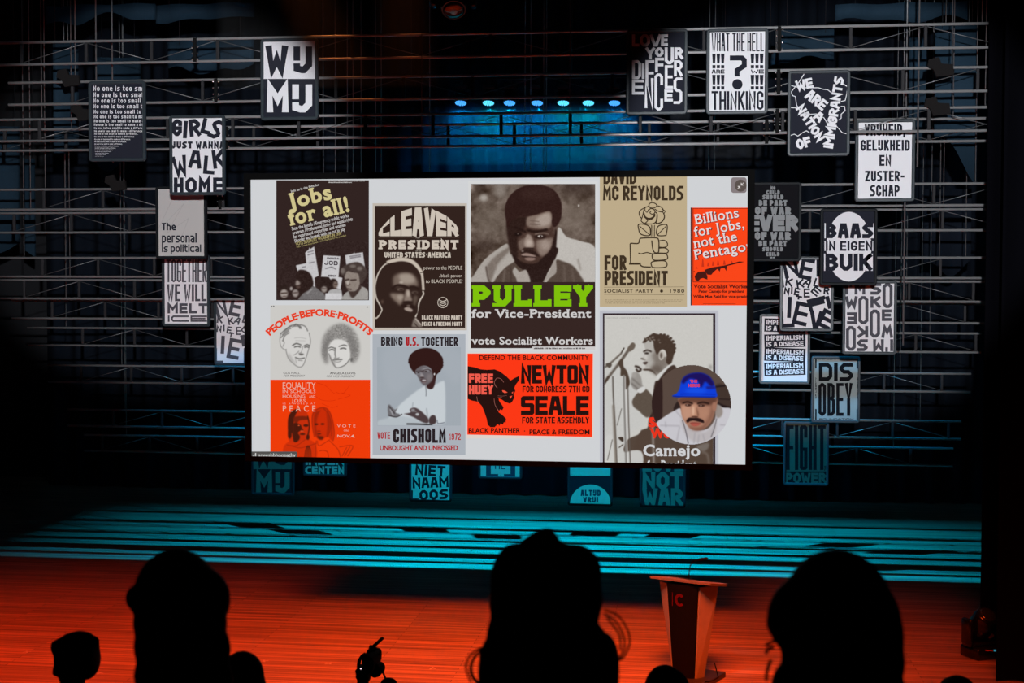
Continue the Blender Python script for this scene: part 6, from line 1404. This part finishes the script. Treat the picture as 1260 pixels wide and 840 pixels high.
def person(label, head_c, floor_z, yaw=0.0, hs=1.0, hair=None, female=False):
    """a seated figure; head_c is the centre of the skull, facing +Y turned by yaw"""
    H = Vector(head_c); base = Vector((H.x, H.y-0.05, floor_z)); t = thing('person', label, 'person', base)
    cy, sy = math.cos(yaw), math.sin(yaw)
    hd = lambda x, y, z: H + Vector((x*cy-y*sy, x*sy+y*cy, z))*hs
    seat = floor_z+0.45; sh = H.z-0.27*hs; hipz = seat+0.10
    mb = MB()
    # skull, jaw, nose, ears, neck
    mb.ball(hd(0, 0, .01), (.074*hs, .092*hs, .105*hs), 20, 14, 0, Matrix.Rotation(yaw, 3, 'Z')); mb.ball(hd(0, .035, -.055), (.056*hs, .062*hs, .062*hs), 16, 12, 0, Matrix.Rotation(yaw, 3, 'Z'))
    mb.tube([hd(0, .088, .02), hd(0, .112, -.022), hd(0, .094, -.03)], .01, 8, 0, True, [.007, .014, .010])
    mb.ball(hd(0, .094, -.062), (.022*hs, .010*hs, .010*hs), 10, 6); mb.ball(hd(0, .082, -.098), (.022*hs, .018*hs, .016*hs), 10, 6)
    for s in (-1, 1):
        mb.ball(hd(s*.077, -.005, -.012), (.011*hs, .020*hs, .031*hs), 10, 8); mb.ball(hd(s*.03, .083, .028), (.018*hs, .010*hs, .008*hs), 8, 6)
    mb.tube([hd(0, -.01, -.06), Vector((H.x, H.y-.035, sh+.04))], .055, 14, 0, True, [.052*hs, .058*hs])
    w = .175 if female else .20
    X = H.x; Y = H.y-.04
    # torso, shoulders
    mb.tube([(X, Y, sh+.06), (X, Y-.005, sh), (X, Y-.01, sh-.12), (X, Y-.02, sh-.28), (X, Y-.03, hipz+.12), (X, Y-.03, hipz)], .1, 16, 0, True, [.06, .10, .135, .125, .125, .135])
    for s in (-1, 1):
        mb.tube([(X, Y, sh+.02), (X+s*w*.6, Y, sh-.005), (X+s*w, Y, sh-.05)], .05, 12, 0, True, [.06, .06, .058])
        mb.ball((X+s*.085, Y-.005, sh-.16), (.085, .095, .16), 14, 10)
        el = Vector((X+s*(w+.055), Y+.04, sh-.32)); wr = Vector((X+s*.10, Y+.24, hipz+.10))
        mb.tube([(X+s*w, Y, sh-.05), (X+s*(w+.035), Y+.01, sh-.18), el], .05, 12, 0, True, [.056, .05, .042]); mb.tube([el, (el+wr)/2, wr], .04, 12, 0, True, [.043, .037, .027])
        pc = wr+Vector((-s*.035, .045, -.012)); mb.ball(pc, (.036, .046, .018), 12, 8)
        for k, (dx, ln_) in enumerate(((-.024, .062), (-.008, .074), (.008, .07), (.023, .056))):
            a0 = pc+Vector((dx, .035, 0)); mb.tube([a0, a0+Vector((0, ln_*.55, .002)), a0+Vector((0, ln_, -.018))], .008, 7, 0, True, [.0092, .0085, .0075])
        mb.tube([pc+Vector((s*.02, -.01, 0)), pc+Vector((-s*.045, .02, .004)), pc+Vector((-s*.06, .05, -.006))], .009, 7, 0, True, [.012, .010, .008])
        hip = Vector((X+s*.09, Y-.02, hipz)); kn = Vector((X+s*.11, Y+.42, seat+.06)); an = Vector((X+s*.11, Y+.44, floor_z+.09))
        mb.tube([hip, (hip+kn)/2, kn], .07, 14, 0, True, [.088, .078, .060]); mb.tube([kn, kn*.6+an*.4, an], .05, 12, 0, True, [.06, .056, .038])
        mb.tube([an+Vector((0, -.05, -.05)), an+Vector((0, .05, -.055)), an+Vector((0, .17, -.066))], .035, 10, 0, True, [.036, .038, .024])
    remeshed(mb, 'body', skin, t, .0085 if H.y < 4 else .011, 4)
    # clothes as shells over the body
    mb = MB(); g = 1.10
    mb.tube([(X, Y, sh+.035), (X, Y-.005, sh), (X, Y-.01, sh-.12), (X, Y-.02, sh-.28), (X, Y-.03, hipz+.12), (X, Y-.03, hipz-.02)], .1, 16, 0, True, [.078, .118, .15, .142, .142, .15])
    for s in (-1, 1):
        mb.tube([(X, Y, sh+.02), (X+s*w*.6, Y, sh), (X+s*w, Y, sh-.05)], .05, 12, 0, True, [.072, .072, .07]); mb.ball((X+s*.085, Y-.005, sh-.16), (.098, .11, .17), 14, 10)
        el = Vector((X+s*(w+.055), Y+.04, sh-.32)); wr = Vector((X+s*.10, Y+.24, hipz+.10)); we = el*.12+wr*.88
        mb.tube([(X+s*w, Y, sh-.05), (X+s*(w+.035), Y+.01, sh-.18), el], .05, 12, 0, True, [.068, .062, .055]); mb.tube([el, (el+we)/2, we], .04, 12, 0, True, [.055, .05, .042])
    remeshed(mb, 'sweater', shirt, t, .012, 4)
    mb = MB()
    mb.ball((X, Y-.03, hipz+.0), (.16, .14, .105), 16, 10)
    for s in (-1, 1):
        hip = Vector((X+s*.09, Y-.02, hipz)); kn = Vector((X+s*.11, Y+.42, seat+.06)); an = Vector((X+s*.11, Y+.44, floor_z+.13))
        mb.tube([hip, (hip+kn)/2, kn], .07, 14, 0, True, [.10, .09, .074]); mb.tube([kn, kn*.6+an*.4, an], .05, 12, 0, True, [.073, .068, .056])
    remeshed(mb, 'trousers', trousers, t, .014, 4)
    for s in (-1, 1):
        an = Vector((X+s*.11, Y+.44, floor_z+.09)); mb = MB()
        mb.tube([an+Vector((0, -.075, -.045)), an+Vector((0, .03, -.045)), an+Vector((0, .12, -.057)), an+Vector((0, .185, -.062))], .04, 12, 0, True, [.044, .046, .042, .027])
        mb.tube([an+Vector((0, -.02, -.03)), an+Vector((0, -.02, .02))], .045, 12)
        remeshed(mb, 'shoe', rubber, t, .010, 3)
    if hair:
        mb = MB(); hair(mb, hd, H); mb.ball(hd(0, -.014, .032), (.082*hs, .096*hs, .096*hs), 20, 14, 0, Matrix.Rotation(yaw, 3, 'Z')); remeshed(mb, 'hair', hair_mat, t, .007 if H.y < 4 else .010, 3)
    return t

def blobs(mb, Y, items, origin, scale, depth=1.0):
    # ellipsoids whose outline follows the silhouette: (zoom x, zoom y, rx, ry, depth factor, y shift)
    k = 1/scale
    for (zx, zy, rx, ry, df, ys) in items:
        c = at(origin[0]+zx*k, origin[1]+zy*k, Y+ys); m = (Y+ys)*k/FPX
        mb.ball((c.x, Y+ys, c.z), (rx*m, max(rx, ry)*m*df if df else rx*m, ry*m), 24, 16)

# centre: woman with loose wavy hair
Y1 = 2.62; hc1 = at(676, 748, Y1)
def hair_centre(mb, hd, H):
    o, s = (400, 640), 3.0
    blobs(mb, Y1, [(720, 215, 112, 135, .95, 0), (800, 150, 95, 100, .95, -.01), (915, 190, 108, 105, .95, 0), (815, 260, 212, 160, .85, -.01), (812, 330, 210, 120, .8, -.02), (800, 420, 210, 140, .7, -.03), (830, 470, 222, 160, .65, -.04),
        (700, 560, 140, 200, .6, -.03), (960, 560, 130, 190, .6, -.03), (830, 640, 265, 200, .5, -.04), (640, 520, 75, 110, .8, 0), (1025, 520, 62, 110, .8, 0), (690, 140, 50, 55, 1, 0), (650, 310, 48, 60, 1, 0), (985, 300, 42, 60, 1, 0)], o, s)
    for p in ([(720, 130), (760, 85), (800, 58), (822, 52), (836, 72), (842, 110)], [(690, 160), (745, 95), (790, 65), (815, 60)], [(842, 120), (830, 80), (810, 62)]):
        mb.tube([at(o[0]+x/s, o[1]+y/s, Y1-.02) for x, y in p], .012, 8, 0, True, [.02]+[.016]*(len(p)-2)+[.009])
p1 = person('person in the middle of the front row, long loose wavy hair, seen from behind', hc1, ROWS[2][1], 0.0, 1.02, hair_centre, True)
def strands(t, Y, curves, org, sc, r=.0022):
    mb = MB()
    for c in curves:
        q = smooth([(org[0]+x/sc, org[1]+y/sc) for x, y in c], 5, False)
        mb.tube([at(x, y, Y) for x, y in q], r, 5)
    mb.build('loose_strands', hair_mat, t)
strands(p1, Y1, [[(1030, 330), (1080, 350), (1115, 400), (1125, 450), (1105, 500), (1080, 520)], [(1030, 345), (1070, 370), (1100, 420), (1105, 470), (1085, 510)], [(575, 470), (535, 500), (520, 545), (540, 600)], [(580, 480), (550, 505), (535, 550), (550, 590), (575, 610)], [(590, 460), (545, 520), (545, 570), (570, 600)], [(1040, 360), (1085, 420), (1090, 480)]], (400, 640), 3.0)

# left: smooth bob
Y2 = 2.70; hc2 = at(219, 752, Y2)
def hair_left(mb, hd, H):
    o, s = (0, 600), 3.0
    blobs(mb, Y2, [(690, 385, 132, 127, .95, 0), (620, 400, 118, 118, .95, 0), (735, 415, 120, 132, .95, 0), (560, 415, 84, 92, .9, 0), (665, 500, 186, 150, .7, -.03), (672, 590, 196, 150, .5, -.05), (676, 700, 200, 160, .42, -.06), (520, 405, 62, 58, .9, 0), (690, 790, 190, 120, .4, -.06)], o, s)
p2 = person('person at the left with a smooth dark bob, seen from behind', hc2, ROWS[2][1], 0.0, 1.0, hair_left, True)

# right: large round hair, face just turned to the left
Y3 = 2.30; hc3 = at(1024, 772, Y3)
def hair_right(mb, hd, H):
    o, s = (900, 640), 3.5
    blobs(mb, Y3, [(440, 410, 240, 235, .85, -.01), (330, 420, 176, 180, .85, -.01), (560, 440, 168, 200, .85, -.01), (270, 400, 110, 120, .85, 0), (460, 320, 130, 135, .9, 0), (600, 500, 140, 200, .8, -.02), (480, 600, 262, 200, .75, -.03), (460, 720, 285, 180, .7, -.03), (480, 195, 56, 40, 1, 0), (190, 440, 42, 60, 1, 0)], o, s)
p3 = person('person at the right with a big round head of dark hair, face turned slightly left', hc3, ROWS[2][1]+0.0, 0.55, 1.0, hair_right, True)
strands(p3, Y3, [[(190, 520), (165, 528), (150, 540)], [(185, 545), (160, 555), (148, 575)], [(170, 600), (155, 640), (150, 690)]], (900, 640), 3.5, .003)

# smaller heads farther down
Y4 = 5.35; hc4 = at(89.5, 818, Y4)
def hair_small(mb, hd, H):
    o, s = (0, 600), 3.0
    blobs(mb, Y4, [(290, 575, 70, 48, 1.1, 0), (235, 590, 48, 42, 1.1, 0), (325, 590, 42, 52, 1.1, 0), (280, 610, 84, 60, 1.0, -.02), (330, 640, 32, 70, 1.2, -.03), (210, 580, 26, 20, 1, 0), (255, 555, 28, 20, 1, 0), (310, 550, 32, 20, 1, 0), (348, 565, 20, 22, 1, 0), (290, 545, 26, 14, 1, 0)], o, s)
p4 = person('person far left with short curly hair on top, small head', hc4, ROWS[5][1], 0.6, 0.92, hair_small)
Y5 = 4.55; hc5 = at(299, 842, Y5)
def hair5(mb, hd, H):
    blobs(mb, Y5, [(890, 690, 78, 88, 1.0, 0), (905, 750, 80, 110, .95, -.01)], (0, 600), 3.0)
p5 = person('person whose head rises just right behind the smooth bob', hc5, ROWS[4][1], 0.0, .9, hair5)
Y6 = 5.35; hc6 = at(818, 856, Y6)
def hair6(mb, hd, H):
    blobs(mb, Y6, [(255, 870, 120, 110, 1.0, 0), (210, 850, 70, 80, 1.0, 0), (300, 860, 60, 70, 1, 0)], (760, 640), 4.2)
p6 = person('person whose head top shows just below the lectern', hc6, ROWS[5][1], 0.0, .95, hair6)
Y7 = 5.35; hc7 = at(1178, 870, Y7)
def hair7(mb, hd, H):
    blobs(mb, Y7, [(975, 775, 85, 105, 1.0, 0), (960, 720, 62, 46, 1, 0), (1010, 730, 40, 40, 1, 0)], (900, 640), 3.5)
p7 = person('person whose head top shows at the bottom right edge of the picture', hc7, ROWS[5][1], 0.0, .95, hair7)
